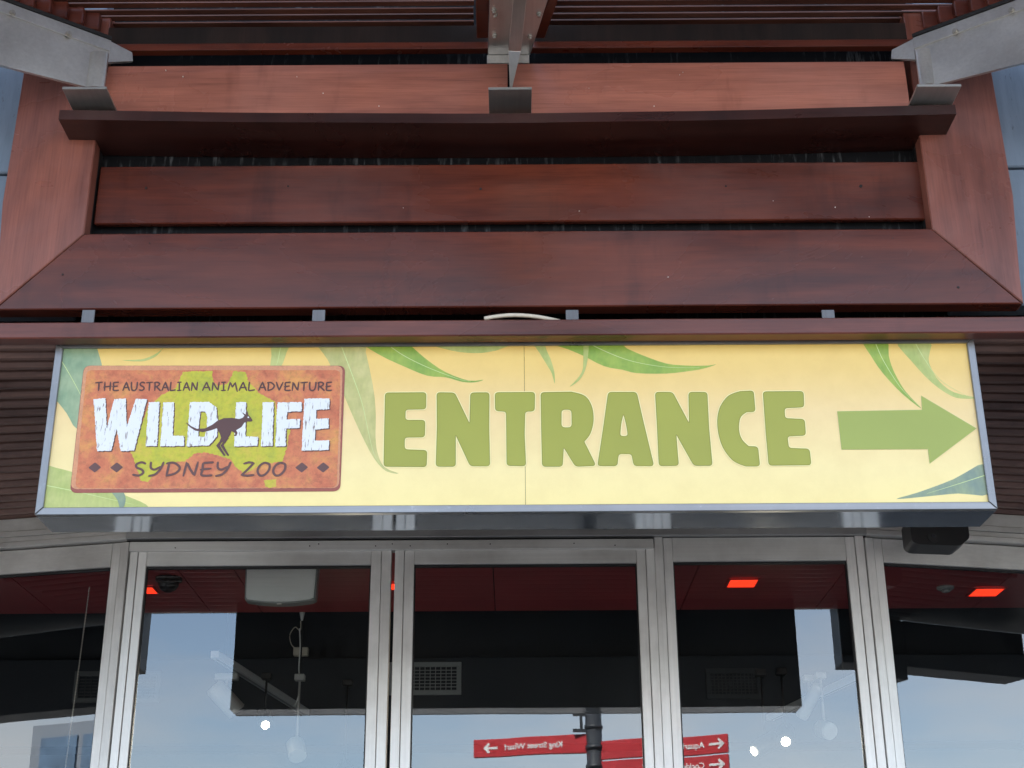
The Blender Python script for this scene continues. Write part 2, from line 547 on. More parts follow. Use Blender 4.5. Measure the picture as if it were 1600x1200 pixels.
# blue grey cladding panels beside the surround
for s in (-1, 1):
    for z0, z1 in ((px(0, 272, 3.56).z + 0.004, 6.3), (Z0 + 1.72, px(0, 272, 3.56).z - 0.004)):
        bm = bmesh.new()
        a, b = sorted((s * 1.2, s * 3.2))
        add_hexa(bm, [(a, 3.56, z0), (b, 3.56, z0), (b, 3.63, z0), (a, 3.63, z0), (a, 3.56, z1), (b, 3.56, z1), (b, 3.63, z1), (a, 3.63, z1)])
        bevel_all(bm, 0.004)
        obj('cladding_panel', bm, 'cladding', bld)
    # rounded downpipe-like cover strip on the cladding edge
    if s > 0:
        tube('cover_strip', [(1.335, 3.545, Z0 + 2.32), (1.335, 3.545, 6.2)], 0.028, 'cladding', bld, 12)

# ================================================================== TIMBER SURROUND
sur = thing('timber_surround', 'large red brown timber surround with mitred lower corners above the sign', 'timber frame', (0, YP, Z0 + 1.65))
pBL, pBR = px(0, 483, YP), px(1600, 471, YP)
zb = (px(800, 479, YP).z)
zt = (px(800, 361, YP).z)
xi = (px(1456, 357, YP).x - px(132, 361, YP).x) / 2
xc = (px(1456, 357, YP).x + px(132, 361, YP).x) / 2
xi_top = (px(1441, 222, YP).x - px(148, 222, YP).x) / 2
hb = zt - zb
wst = 0.232
TOPZ = Z0 + 2.62
def prismY(name, loop, y0, y1, mat, parent, bev=0.003):
    bm = bmesh.new()
    f = [bm.verts.new((x, y0, z)) for x, z in loop]
    k = [bm.verts.new((x, y1, z)) for x, z in loop]
    bm.faces.new(f); bm.faces.new(k[::-1])
    n = len(loop)
    for i in range(n):
        j = (i + 1) % n
        bm.faces.new([f[i], k[i], k[j], f[j]])
    bevel_all(bm, bev)
    return obj(name, bm, mat, parent)
G = 0.0009
prismY('frame_board', [(xc - xi - hb * 0.95 + G * 2, zb), (xc + xi + hb * 0.95 - G * 2, zb), (xc + xi - G, zt), (xc - xi + G, zt)], YP, YP + 0.05, 'wood_h', sur)
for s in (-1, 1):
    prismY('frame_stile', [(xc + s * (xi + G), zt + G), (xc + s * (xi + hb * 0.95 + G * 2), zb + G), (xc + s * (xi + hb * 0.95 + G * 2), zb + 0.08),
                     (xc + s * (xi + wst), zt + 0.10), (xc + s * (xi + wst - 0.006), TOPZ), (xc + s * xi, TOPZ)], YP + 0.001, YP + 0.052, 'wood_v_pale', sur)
# recessed board inside the frame
YR = YP + 0.052
x0, x1 = px(157, 258, YR).x, px(1440, 255, YR).x
box('recessed_board', x0, x1, YR, YR + 0.02, px(800, 346, YR).z, px(800, 256, YR).z, 'wood_h', sur, 0.003)
# recess lining (black)
for s in (-1, 1):
    a, b = sorted((xc + s * (xi + 0.001), xc + s * (xi + 0.02)))
    box('recess_lining', a, b, YP + 0.053, 3.638, zt - 0.02, Z0 + 2.19, 'black', sur)
box('recess_lining', xc - xi - 0.02, xc + xi + 0.02, YP + 0.053, 3.638, zt - 0.022, zt - 0.006, 'black', sur)
box('membrane', xc - xi - 0.02, xc + xi + 0.02, 3.532, 3.55, zt - 0.005, Z0 + 2.19, 'membrane', sur)
# projecting ledge
YL = 3.349
zl0, zl1 = Z0 + 2.192, Z0 + 2.222
xl0, xl1 = px(92, 181, YL).x, px(1494, 174, YL).x
bm = bmesh.new()
nseg = 24
for i in range(nseg + 1):
    t = i / nseg
    x = xl0 + (xl1 - xl0) * t
    dz = 0.0012 * math.sin(t * 9.0) + 0.0007 * math.sin(t * 23.0)
    sg = -0.018 * (1 - abs(2 * t - 1) ** 2.2)
    for (y, z) in ((YL, zl0 + dz + sg), (YL, zl1 + dz + sg), (3.529, zl1 + sg), (3.529, zl0 + sg)):
        bm.verts.new((x, y, z))
bm.verts.ensure_lookup_table()
for i in range(nseg):
    for k in range(4):
        a, b = i * 4 + k, i * 4 + (k + 1) % 4
        bm.faces.new([bm.verts[a], bm.verts[b], bm.verts[b + 4], bm.verts[a + 4]])
bm.faces.new([bm.verts[k] for k in range(4)]); bm.faces.new([bm.verts[nseg * 4 + k] for k in (3, 2, 1, 0)])
obj('ledge_board', bm, 'wood_dark', sur)
# upper board in two lengths, slightly domed
YU = 3.425
# (the boards run a little behind the ledge)
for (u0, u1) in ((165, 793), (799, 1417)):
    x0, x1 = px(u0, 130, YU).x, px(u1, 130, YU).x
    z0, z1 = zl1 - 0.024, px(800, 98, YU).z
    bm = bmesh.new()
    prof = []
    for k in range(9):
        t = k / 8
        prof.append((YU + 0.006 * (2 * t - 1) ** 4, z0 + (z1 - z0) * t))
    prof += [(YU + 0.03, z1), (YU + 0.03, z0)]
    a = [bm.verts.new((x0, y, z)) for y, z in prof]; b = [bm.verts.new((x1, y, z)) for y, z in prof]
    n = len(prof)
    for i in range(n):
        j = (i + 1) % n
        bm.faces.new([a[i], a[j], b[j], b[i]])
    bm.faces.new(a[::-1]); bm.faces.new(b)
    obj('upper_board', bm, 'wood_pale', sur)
# nail holes and paint flecks
def disc(name, p, r, mat, parent, dy=0.0012):
    bm = bmesh.new()
    pts = [(p.x + r * math.cos(k * math.pi / 4) * random.uniform(0.7, 1.1), p.z + r * math.sin(k * math.pi / 4) * random.uniform(0.7, 1.1)) for k in range(8)]
    f = [bm.verts.new((x, p.y - dy, z)) for x, z in pts]; g = [bm.verts.new((x, p.y + 0.002, z)) for x, z in pts]
    bm.faces.new(f)
    for i in range(8): bm.faces.new([f[i], g[i], g[(i + 1) % 8], f[(i + 1) % 8]])
    return obj(name, bm, mat, parent)
for (u, v, r) in ((228, 294, 0.0042), (450, 291, 0.003), (751, 295, 0.004), (1134, 291, 0.003), (1345, 291, 0.0052)):
    disc('nail_hole', px(u, v, YR), r, 'hole', sur)
for (u, v, r) in ((98, 429, 0.0035), (1497, 449, 0.004), (234, 380, 0.002), (345, 376, 0.0016), (1395, 372, 0.0016)):
    disc('nail_hole', px(u, v, YP), r, 'hole', sur)
for (u, v) in ((1208, 314), (1305, 324), (1358, 339), (1044, 433), (630, 325), (905, 330)):
    disc('paint_fleck', px(u, v, YR if v < 350 else YP), random.choice((0.0009, 0.0012, 0.0017)), 'specks', sur)
for (u, v) in ((259, 110), (286, 120), (464, 120), (592, 166), (920, 138), (1062, 117), (1067, 113), (505, 146), (1022, 166)):
    disc('paint_fleck', px(u, v, YU), random.choice((0.0009, 0.0012, 0.0017)), 'specks', sur, 0.0018)

# ---- thin batten under the surround, with its metal clips
YB = 3.42
bat = thing('timber_batten', 'long thin red brown timber batten running just above the sign', 'batten', (0, YB, Z0 + H_SOF))
zb0, zb1 = px(800, 524, YB).z, px(800, 499, YB).z
box('rail', -2.4, 2.4, YB, YB + 0.045, zb0, zb1, 'wood_mid', bat, 0.003)
for u in (138, 498, 894, 1294):
    c = px(u, 490, YB + 0.012)
    box('clip', c.x - 0.0165, c.x + 0.0165, YB + 0.012, YB + 0.016, zb1 - 0.001, px(u, 484, YB + 0.012).z, 'clip', bat, 0.0008)
pts = [pz(*q, px(800, 497, YB).z - Z0 + 0.006) for q in ((757, 499), (775, 493), (800, 490.5), (830, 491), (855, 494), (875, 498))]
pts = [Vector((p.x, 3.432 + 0.004 * i, px(800, 497 - (0, 4, 7, 6.5, 3.5, 0)[i], 3.43).z)) for i, p in enumerate(pts)]
cab = tube('cable', catmull(pts, 6), 0.0055, 'cream_cable')
tag(cab, 'loose cream cable looping over the batten above the sign', 'cable')

# ---- slatted soffit between batten and doors
sof = thing('slatted_soffit', 'dark brown slatted timber soffit behind the sign, over the doors', 'soffit', (0, 4.2, Z0 + H_SOF))
FOLD = math.tan(R(12))
pitch = 0.0655
nsl = 22
for i in range(nsl):
    y = 3.476 + i * pitch
    t = i / (nsl - 1)
    w = 0.034
    bm = bmesh.new()
    xs = [-2.4, -1.30, 1.24, 2.4]
    prof = [(0, 0.012), (0.009, 0.001), (w - 0.012, 0), (w, 0.008), (w, 0.03), (0, 0.03)]
    rings = []
    for x in xs:
        dy = max(0, abs(x) - 1.26) * FOLD * t
        rings.append([bm.verts.new((x, y + dy + a, Z0 + H_SOF + b + 0.0015 * math.sin(i * 7.3 + x))) for a, b in prof])
    for a, b in zip(rings[:-1], rings[1:]):
        for k in range(6):
            bm.faces.new([a[k], a[(k + 1) % 6], b[(k + 1) % 6], b[k]])
    bm.faces.new(rings[0]); bm.faces.new(rings[-1][::-1])
    obj('slat', bm, 'wood_soffit', sof)

# ================================================================== CANOPY AND STEEL BEAMS
H_CAN = 2.60
can = thing('slatted_canopy', 'brown timber slat canopy over the top of the surround', 'canopy', (0, 3.0, Z0 + H_CAN))
AZ = R(56)
dl = Vector((-math.sin(AZ), -math.cos(AZ), 0)); dr = Vector((math.sin(AZ), -math.cos(AZ), 0)); dc = Vector((math.sin(R(6)), -math.cos(R(6)), 0))
wl_pt = px(150, 110, 3.40); wr_pt = px(1440, 108, 3.40); wc_pt = px(797, 110, 3.40)
nl = Vector((-dl.y, dl.x, 0)); nr_ = Vector((-dr.y, dr.x, 0)); nc = Vector((-dc.y, dc.x, 0))
ptop_l = pp(60, 25, wl_pt, nl); ptop_r = pp(1540, 22, wr_pt, nr_)
cp = 0.030
def line_x(p, d, y):
    return p.x + d.x * (y - p.y) / d.y
for i in range(52):
    y = 3.497 - i * cp
    yy = min(y, 3.44)
    xl, xr, xm = line_x(wl_pt, dl, yy), line_x(wr_pt, dr, yy), line_x(wc_pt, dc, yy)
    for a, b in ((xl - 0.26, xm - 0.10), (xm + 0.10, xr + 0.26)):
        z = Z0 + H_CAN + 0.0012 * math.sin(i * 3.1 + a)
        hexa('slat', [(a, y - 0.0220, z), (b, y - 0.0220, z + 0.0006), (b, y, z + 0.001), (a, y, z), (a, y - 0.0220, z + 0.0045), (b, y - 0.0220, z + 0.0048), (b, y, z + 0.0052), (a, y, z + 0.0045)], 'wood_slat', can)
# saw-tooth row of timber blocks where the slats die against the splayed beams
for p0, d, sg in ((pz(150, 52, H_CAN - 0.055), dl, -1), (pz(1447, 50, H_CAN - 0.055), dr, 1)):
    for i in range(30):
        p = p0 + d * (i * cp / math.cos(AZ)) * 0.86
        q0, q1 = sorted((p.x - sg * 0.012, p.x + sg * 0.034))
        z = p.z
        hexa('slat_block', [(q0, p.y - 0.024, z), (q1, p.y - 0.024, z), (q1, p.y + 0.004, z), (q0, p.y + 0.004, z),
                            (q0, p.y - 0.024, z + 0.056), (q1, p.y - 0.024, z + 0.056), (q1, p.y + 0.004, z + 0.056), (q0, p.y + 0.004, z + 0.056)], 'wood_mid', can, 0.003)
# ledger boards closing the canopy at the wall
box('ledger_board', -1.30, 1.30, 3.452, 3.475, px(800, 66, 3.452).z, px(800, 39, 3.452).z, 'ledger', can, 0.002)
box('ledger_lip', -1.30, 1.30, 3.446, 3.474, px(800, 75, 3.446).z, px(800, 66, 3.452).z - 0.001, 'wood_h', can, 0.002)
box('dark_gap_board', -1.3, 1.3, 3.53, 3.55, Z0 + 2.42, Z0 + H_CAN + 0.03, 'membrane', can)
# timber runners each side of the middle beam
def strip(name, q, z0h, z1h, mat, parent, far=9.0, bev=0.0015):
    """Level strip from four measured corners (near-wall pair, then farther-out pair), run on by 'far' times."""
    a, b, c, d = (pz(u, v, z0h) for u, v in q)
    c2, d2 = b + (c - b) * far, a + (d - a) * far
    dz = Vector((0, 0, z1h - z0h))
    return hexa(name, [a, b, c2, d2, a + dz, b + dz, c2 + dz, d2 + dz], mat, parent, bev)
strip('runner', ((745, 60), (763, 60), (764.5, 0), (743, 0)), 2.505, 2.575, 'wood_h', can)
strip('runner', ((834, 60), (851, 60), (872, 0), (857, 0)), 2.505, 2.575, 'wood_h', can)

def bolt(name, p, axis, r, parent):
    bm = bmesh.new()
    a = axis.normalized()
    tube_bm(bm, [p, p + a * 0.0035], r * 1.5, 10)
    tube_bm(bm, [p + a * 0.0036, p + a * 0.0105], r, 6)
    return obj(name, bm, 'bolt', parent)

def on_beam(p, d, n, s, lat, z):
    return Vector((p.x, p.y, 0)) + d * s + n * lat + Vector((0, 0, z))

def beam_box(name, p, d, n, s0, s1, l0, l1, z0, z1, mat, parent, bev=0.0015):
    pts = []
    for z in (z0, z1):
        for s, q in ((s0, l0), (s1, l0), (s1, l1), (s0, l1)):
            pts.append(on_beam(p, d, n, s, q, z))
    return hexa(name, pts, mat, parent, bev)

# middle beam: T section with a tapering web
mb = thing('steel_beam', 'middle galvanised steel beam with bolted flange pointing straight at the viewer', 'steel beam', (wc_pt.x, wc_pt.y, Z0 + 2.235), 'steel canopy beams')
zf = Z0 + 2.465
HF = 2.462
strip('flange', ((762, 87), (828, 87), (856, 0), (765, 0)), HF, HF + 0.009, 'steel', mb)
a, b = px(761, 92, 3.452), px(827, 92, 3.452)
box('flange_stop', a.x, b.x, 3.446, 3.454, px(800, 98.5, 3.446).z, Z0 + HF - 0.0005, 'steel', mb, 0.001)
w0, w1, w2 = px(798, 139, 3.40), pz(804, 77, 2.385), pz(812, 0, 2.395)
w3 = w1 + (w2 - w1) * 9
wd = (w3 - w0).normalized(); wn_ = Vector((-wd.y, wd.x, 0)).normalized()
zt_w = Z0 + HF - 0.0005
loop = [w0 + Vector((0, 0.03, 0)), w0, w1, w3, Vector((w3.x, w3.y, zt_w)), Vector((w1.x, w1.y, zt_w)), Vector((w0.x, w0.y + 0.03, zt_w))]
bm = bmesh.new()
A = [bm.verts.new(p - wn_ * 0.003) for p in loop]; B = [bm.verts.new(p + wn_ * 0.003) for p in loop]
nn_ = len(loop)
bm.faces.new(A); bm.faces.new(B[::-1])
for i in range(nn_): bm.faces.new([A[i], B[i], B[(i + 1) % nn_], A[(i + 1) % nn_]])
obj('web', bm, 'steel', mb)
# narrow lower flange that tapers to nothing at the wall
dn = Vector((0, 0, -0.0005)); th_ = Vector((0, 0, -0.006))
for p, q, wa, wb_ in ((w0, w1, 0.002, 0.017), (w1, w3, 0.017, 0.019)):
    hexa('lower_flange', [p - wn_ * wa + dn + th_, q - wn_ * wb_ + dn + th_, q + wn_ * wb_ + dn + th_, p + wn_ * wa + dn + th_,
                          p - wn_ * wa + dn, q - wn_ * wb_ + dn, q + wn_ * wb_ + dn, p + wn_ * wa + dn], 'steel', mb, 0.0008)
for u, v in ((773, 56), (774, 23), (828, 57), (842, 22), (772, 17)):
    bolt('bolt', pz(u, v, HF), Vector((0, 0, -1)), 0.0050, mb)
a, b = px(763, 140, 3.275), px(831, 140, 3.275)
box('bearing_plate', a.x, b.x, 3.275, 3.405, a.z, a.z + 0.008, 'steel_dark', mb, 0.001)

# splayed side beams
for s, wp, d, n, lab in ((-1, wl_pt, dl, nl, 'splayed galvanised steel beam at the upper left corner of the surround'),
                         (1, wr_pt, dr, nr_, 'splayed galvanised steel beam at the upper right corner of the surround')):
    mir = lambda u: 1600 - u if s > 0 else u
    o = thing('steel_beam', lab, 'steel beam', (wp.x, wp.y, Z0 + 2.235), 'steel canopy beams')
    dv = -4 if s > 0 else 0
    top0, top1 = pp(mir(172), 66 + dv, wp, n), pp(mir(0), 3 + dv, wp, n)
    bot0, bot1 = pp(mir(134), 137 + dv, wp, n), pp(mir(0), 103 + dv, wp, n)
    botc = pp(mir(163), 139 + dv, wp, n)
    tf = top1 + (top1 - top0) * 3.0; bf = bot1 + (bot1 - bot0) * 3.0
    topw, lipw, inw = pp(mir(206), 83 + dv, wp, n), pp(mir(207), 97 + dv, wp, n), pp(mir(167), 98 + dv, wp, n)
    loop = [botc, bot0, bot1, bf, tf, top1, top0, topw, lipw, inw]
    th = n * 0.005
    bm = bmesh.new()
    A = [bm.verts.new(p - th) for p in loop]; B = [bm.verts.new(p + th) for p in loop]
    bm.faces.new(A); bm.faces.new(B[::-1])
    for i in range(len(loop)): bm.faces.new([A[i], B[i], B[(i + 1) % len(loop)], A[(i + 1) % len(loop)]])
    bevel_all(bm, 0.001)
    obj('web', bm, 'steel', o)
    face = -s * 1.0
    nv = n if (CAM - wp).dot(n) > 0 else -n
    # angle strip bolted along the top edge
    drop = Vector((0, 0, -0.036))
    q = [top0 + nv * 0.0055, tf + nv * 0.0055]
    hexa('angle_strip', [q[0] + drop, q[1] + drop, q[1] + drop + nv * 0.005, q[0] + drop + nv * 0.005,
                         q[0], q[1], q[1] + nv * 0.005, q[0] + nv * 0.005], 'steel', o, 0.0008)
    up_ = Vector((0, 0, 1))
    hexa('packer', [top0 + up_ * 0.001 - nv * 0.03, tf + up_ * 0.001 - nv * 0.03, tf + up_ * 0.001 + nv * 0.014, top0 + up_ * 0.001 + nv * 0.014,
                    top0 + up_ * 0.012 - nv * 0.03, tf + up_ * 0.012 - nv * 0.03, tf + up_ * 0.012 + nv * 0.014, top0 + up_ * 0.012 + nv * 0.014], 'black', o, 0.0008)
    for u, v in ((107, 54), (19, 21)):
        bolt('bolt', pp(mir(u), v + dv, wp + nv * 0.0105, n), nv, 0.0062, o)
    # end stiffener against the wall
    e0, e1 = sorted((px(mir(135), 110, 3.385).x, px(mir(166), 110, 3.385).x))
    bm = bmesh.new()
    z0_, z1_ = px(mir(150), 137 + dv, 3.385).z, px(mir(150), 82 + dv, 3.385).z
    rr_ = (e1 - e0) / 2
    ring = [[bm.verts.new(((e0 + e1) / 2 - rr_ * math.cos(math.pi * k / 10), 3.392 - rr_ * 0.55 * math.sin(math.pi * k / 10), z)) for k in range(11)] for z in (z0_, z1_)]
    for k in range(10): bm.faces.new([ring[0][k], ring[0][k + 1], ring[1][k + 1], ring[1][k]])
    bm.faces.new(ring[0]); bm.faces.new(ring[1][::-1]); bm.faces.new([ring[0][0], ring[1][0], ring[1][10], ring[0][10]])
    obj('end_plate', bm, 'steel', o, False)
    e0, e1 = sorted((px(mir(97), 139, 3.275).x, px(mir(166), 139, 3.275).x))
    zz = px(mir(130), 139 + dv, 3.275).z
    box('bearing_plate', e0, e1, 3.275, 3.405, zz, zz + 0.008, 'steel_dark', o, 0.001)

# ================================================================== ENTRANCE SIGN
sgn = thing('entrance_sign', 'long yellow entrance sign with green lettering, arrow and kangaroo logo in grey metal frame', 'sign', (0, YS, px(800, 800, YS).z))
SX0 = (px(88, 530, YS).x + px(54, 803, YS).x) / 2
SX1 = (px(1522, 527, YS).x + px(1559, 796, YS).x) / 2
SZ0, SZ1 = px(806, 800, YS).z, px(806, 528.5, YS).z
FWs = 0.0195
SD = 0.15
# cabinet: sides, top, back, polished underside
box('cabinet_back', SX0 + 0.004, SX1 - 0.004, YS + SD - 0.004, YS + SD, SZ0 + 0.003, SZ1 - 0.004, 'sign_back', sgn)
box('cabinet_side', SX0 + 0.001, SX0 + 0.004, YS + 0.018, YS + SD, SZ0 + 0.003, SZ1 - 0.004, 'galv_v', sgn)
box('cabinet_side', SX1 - 0.004, SX1 - 0.001, YS + 0.018, YS + SD, SZ0 + 0.003, SZ1 - 0.004, 'galv_v', sgn)
box('cabinet_underside', SX0 + 0.001, SX1 - 0.001, YS + 0.0185, YS + SD, SZ0 + 0.0005, SZ0 + 0.003, 'mirror_metal', sgn)
box('cabinet_top', SX0 + 0.001, SX1 - 0.001, YS + 0.018, YS + SD, SZ1 - 0.004, SZ1 - 0.001, 'sign_back', sgn)
g = 0.0006
def bar(loop, mat):
    prismY('frame_bar', loop, YS, YS + 0.018, mat, sgn, 0.0015)
bar([(SX0 + g, SZ0), (SX1 - g, SZ0), (SX1 - FWs - g, SZ0 + FWs), (SX0 + FWs + g, SZ0 + FWs)], 'galv')
bar([(SX0 + FWs + g, SZ1 - FWs), (SX1 - FWs - g, SZ1 - FWs), (SX1 - g, SZ1), (SX0 + g, SZ1)], 'galv')
bar([(SX0, SZ0 + g), (SX0 + FWs, SZ0 + FWs + g), (SX0 + FWs, SZ1 - FWs - g), (SX0, SZ1 - g)], 'galv_v')
bar([(SX1 - FWs, SZ0 + FWs + g), (SX1, SZ0 + g), (SX1, SZ1 - g), (SX1 - FWs, SZ1 - FWs - g)], 'galv_v')

YF = YS + 0.008
def mat_face():
    m, n, l, b = base_mat('printed_yellow_sign_face')
    tc = n.new('ShaderNodeTexCoord')
    sp = n.new('ShaderNodeSeparateXYZ')
    l.new(tc.outputs['Generated'], sp.inputs[0])
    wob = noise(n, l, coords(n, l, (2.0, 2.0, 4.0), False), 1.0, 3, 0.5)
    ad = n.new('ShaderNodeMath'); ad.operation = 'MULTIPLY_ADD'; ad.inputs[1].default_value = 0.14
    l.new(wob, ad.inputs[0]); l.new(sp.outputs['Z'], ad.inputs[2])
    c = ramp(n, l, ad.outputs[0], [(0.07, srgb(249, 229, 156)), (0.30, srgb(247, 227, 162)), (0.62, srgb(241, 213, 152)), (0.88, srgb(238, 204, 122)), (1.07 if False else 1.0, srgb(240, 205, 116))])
    gr = noise(n, l, coords(n, l, (9, 9, 9), False), 1.0, 6, 0.7)
    dirt = ramp(n, l, gr, [(0.35, (0.95, 0.94, 0.92)), (0.6, (1, 1, 1))])
    c = mixc(n, l, 1.0, c, dirt, 'MULTIPLY')
    l.new(c, b.inputs['Base Color'])
    b.inputs['Roughness'].default_value = 0.33
    return m
M['face'] = mat_face()
seam = px(820, 660, YF).x
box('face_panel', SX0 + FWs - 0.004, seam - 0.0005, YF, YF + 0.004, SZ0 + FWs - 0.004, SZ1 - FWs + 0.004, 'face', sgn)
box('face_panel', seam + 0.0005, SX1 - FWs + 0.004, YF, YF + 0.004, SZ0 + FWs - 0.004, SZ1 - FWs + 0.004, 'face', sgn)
# give both panels one shared gradient by using the same bounding range along Z only

IX0, IX1, IZ0, IZ1 = SX0 + FWs - 0.002, SX1 - FWs + 0.002, SZ0 + FWs - 0.002, SZ1 - FWs + 0.002
def clip(pts):
    def cut(p, ax, lim, keep):
        out = []
        for i in range(len(p)):
            a, b = p[i - 1], p[i]
            ia, ib = keep(a[ax], lim), keep(b[ax], lim)
            if ia != ib:
                t = (lim - a[ax]) / (b[ax] - a[ax])
                out.append((a[0] + (b[0] - a[0]) * t, a[1] + (b[1] - a[1]) * t))
            if ib: out.append(b)
        return out
    ge, le = (lambda v, m: v >= m), (lambda v, m: v <= m)
    for ax, lim, kp in ((0, IX0, ge), (0, IX1, le), (1, IZ0, ge), (1, IZ1, le)):
        pts = cut(pts, ax, lim, kp)
    return pts

def to_face(pix):                       # photograph measure -> (x, z) on the sign face
    out = []
    for u, v in pix:
        p = px(u, v, YF)
        out.append((p.x, p.z))
    return out

def inlay(name, loops, layer, mat, parent):
    y = YF - 0.0004 * layer
    return plate(name, loops, lambda a, b, d: (a, y + d, b), 0.0003, mat, parent)

def crop(ox, oy, sc, pts):
    return [(ox + x / sc, oy + y / sc) for x, y in pts]

# ---- leaves
def leaf_mat(name, rgb, rgb2, axis=0):
    m, n, l, b = base_mat(name)
    g = noise(n, l, coords(n, l, (18, 18, 18)), 1.0, 4, 0.6)
    f = noise(n, l, coords(n, l, (130, 130, 40)), 1.0, 2, 0.5)
    c = ramp(n, l, g, [(0.32, srgb(*rgb)), (0.68, srgb(*rgb2))])
    k = ramp(n, l, f, [(0.3, (0.94,) * 3), (0.7, (1.05,) * 3)])
    l.new(mixc(n, l, 1.0, c, k, 'MULTIPLY'), b.inputs['Base Color'])
    b.inputs['Roughness'].default_value = 0.33
    return m
M['leaf_green'] = leaf_mat('print_leaf_bright_green', (126, 162, 60), (162, 184, 74))
M['leaf_pale'] = leaf_mat('print_leaf_pale_green', (168, 182, 98), (194, 198, 122))
M['leaf_olive'] = leaf_mat('print_leaf_faded_olive', (178, 178, 106), (206, 198, 132))
M['leaf_teal'] = leaf_mat('print_leaf_grey_teal', (128, 156, 122), (156, 176, 138))
M['leaf_blue'] = leaf_mat('print_leaf_grey_blue', (120, 140, 128), (146, 162, 126))
M['leaf_rib'] = paint('print_leaf_rib', srgb(205, 220, 150), 0.35, 0.05)

def smooth_loop(pts, n=3):
    return [(v.x, v.y) for v in catmull([Vector((a, b, 0)) for a, b in pts], n, True)]

def leaf(pix, mat, rib=None, layer=1, sm=True):
    q = to_face(pix)
    if sm: q = smooth_loop(q)
    o = inlay('leaf', [clip(q)], layer, mat, sgn)
    if rib:
        r = [Vector((a, b, 0)) for a, b in to_face(rib)]
        r = catmull(r, 6)
        L, Rr = [], []
        for i, p in enumerate(r):
            t = (r[min(i + 1, len(r) - 1)] - r[max(i - 1, 0)]).normalized()
            w = 0.0011 * (1 - 0.8 * i / (len(r) - 1))
            nn = Vector((-t.y, t.x, 0)) * w
            L.append(((p + nn).x, (p + nn).y)); Rr.append(((p - nn).x, (p - nn).y))
        inlay('leaf_rib', [clip(L + Rr[::-1])], layer + 0.8, 'leaf_rib', o)
    return o

c7 = lambda p: crop(1050, 460, 2.909, p)
c6 = lambda p: crop(560, 520, 3.077, p)
c4 = lambda p: crop(400, 520, 4.286, p)
c3 = lambda p: crop(60, 520, 4.286, p)
leaf(c7([(870, 210), (974, 210), (985, 280), (1008, 350), (1060, 440), (1134, 519), (1050, 455), (960, 360), (905, 280)]), 'leaf_green', c7([(920, 210), (960, 300), (1040, 425), (1125, 510)]))
leaf(c7([(1022, 210), (1170, 210), (1166, 290), (1180, 340), (1215, 395), (1280, 445), (1385, 470), (1330, 474), (1270, 462), (1180, 400), (1090, 305)]), 'leaf_pale', c7([(1100, 210), (1145, 290), (1220, 390), (1340, 462)]))
leaf(c7([(1430, 768), (1450, 905), (1300, 905), (1170, 917), (1020, 930), (1120, 900), (1280, 840)]), 'leaf_blue', c7([(1430, 820), (1300, 862), (1160, 905)]))
leaf(c6([(25, 45), (230, 45), (260, 70), (330, 130), (420, 190), (530, 230), (600, 226), (560, 238), (500, 236), (420, 214), (330, 206), (220, 162), (100, 105)]), 'leaf_green', c6([(120, 40), (210, 105), (330, 165), (480, 222), (540, 233)]))
leaf(c6([(340, 45), (730, 45), (690, 75), (640, 90), (560, 98), (450, 86)]), 'leaf_pale')
leaf(c6([(838, 45), (888, 45), (905, 85), (925, 130), (942, 190), (944, 245), (930, 195), (910, 160), (870, 95)]), 'leaf_pale')
leaf(c6([(930, 45), (1230, 45), (1290, 75), (1370, 110), (1480, 148), (1580, 158), (1680, 158), (1720, 152), (1660, 172), (1590, 184), (1480, 196), (1340, 194), (1270, 178), (1180, 160), (1080, 110), (1010, 80)]), 'leaf_green', c6([(1085, 40), (1200, 95), (1320, 138), (1480, 165), (1640, 168)]))
leaf(c6([(1083, 45), (1106, 45), (1104, 110), (1090, 180), (1060, 230), (1015, 260), (1052, 222), (1080, 170)]), 'leaf_pale', layer=2.6)
leaf(c4([(108, 60), (228, 60), (205, 130), (165, 230), (100, 240), (104, 150)]), 'leaf_pale', c4([(170, 60), (155, 150), (135, 230)]))
leaf(c4([(420, 60), (715, 60), (735, 130), (762, 250), (790, 400), (802, 550), (800, 700), (815, 810), (860, 900), (955, 942), (870, 926), (790, 840), (720, 710), (650, 560), (560, 350), (480, 180)]), 'leaf_olive', c4([(560, 60), (640, 270), (710, 470), (750, 650), (790, 810), (850, 905)]))
leaf(c3([(130, 60), (378, 60), (395, 110), (410, 160), (428, 240), (430, 420), (330, 560), (255, 640), (190, 540), (115, 445), (80, 400), (120, 180)]), 'leaf_teal', c3([(140, 165), (210, 280), (280, 410), (330, 520)]))
leaf(c3([(880, 70), (830, 110), (770, 150), (690, 178), (560, 184), (690, 192), (770, 168), (815, 130), (850, 70)]), 'leaf_pale')
leaf(c3([(30, 895), (120, 905), (250, 940), (400, 1000), (560, 1080), (720, 1150), (650, 1175), (10, 1180), (30, 1050)]), 'leaf_pale', c3([(40, 1020), (240, 1060), (460, 1110), (640, 1150)]))
leaf(c3([(490, 1060), (560, 1060), (585, 1110), (570, 1170), (545, 1170), (530, 1120)]), 'leaf_blue', layer=2.6)

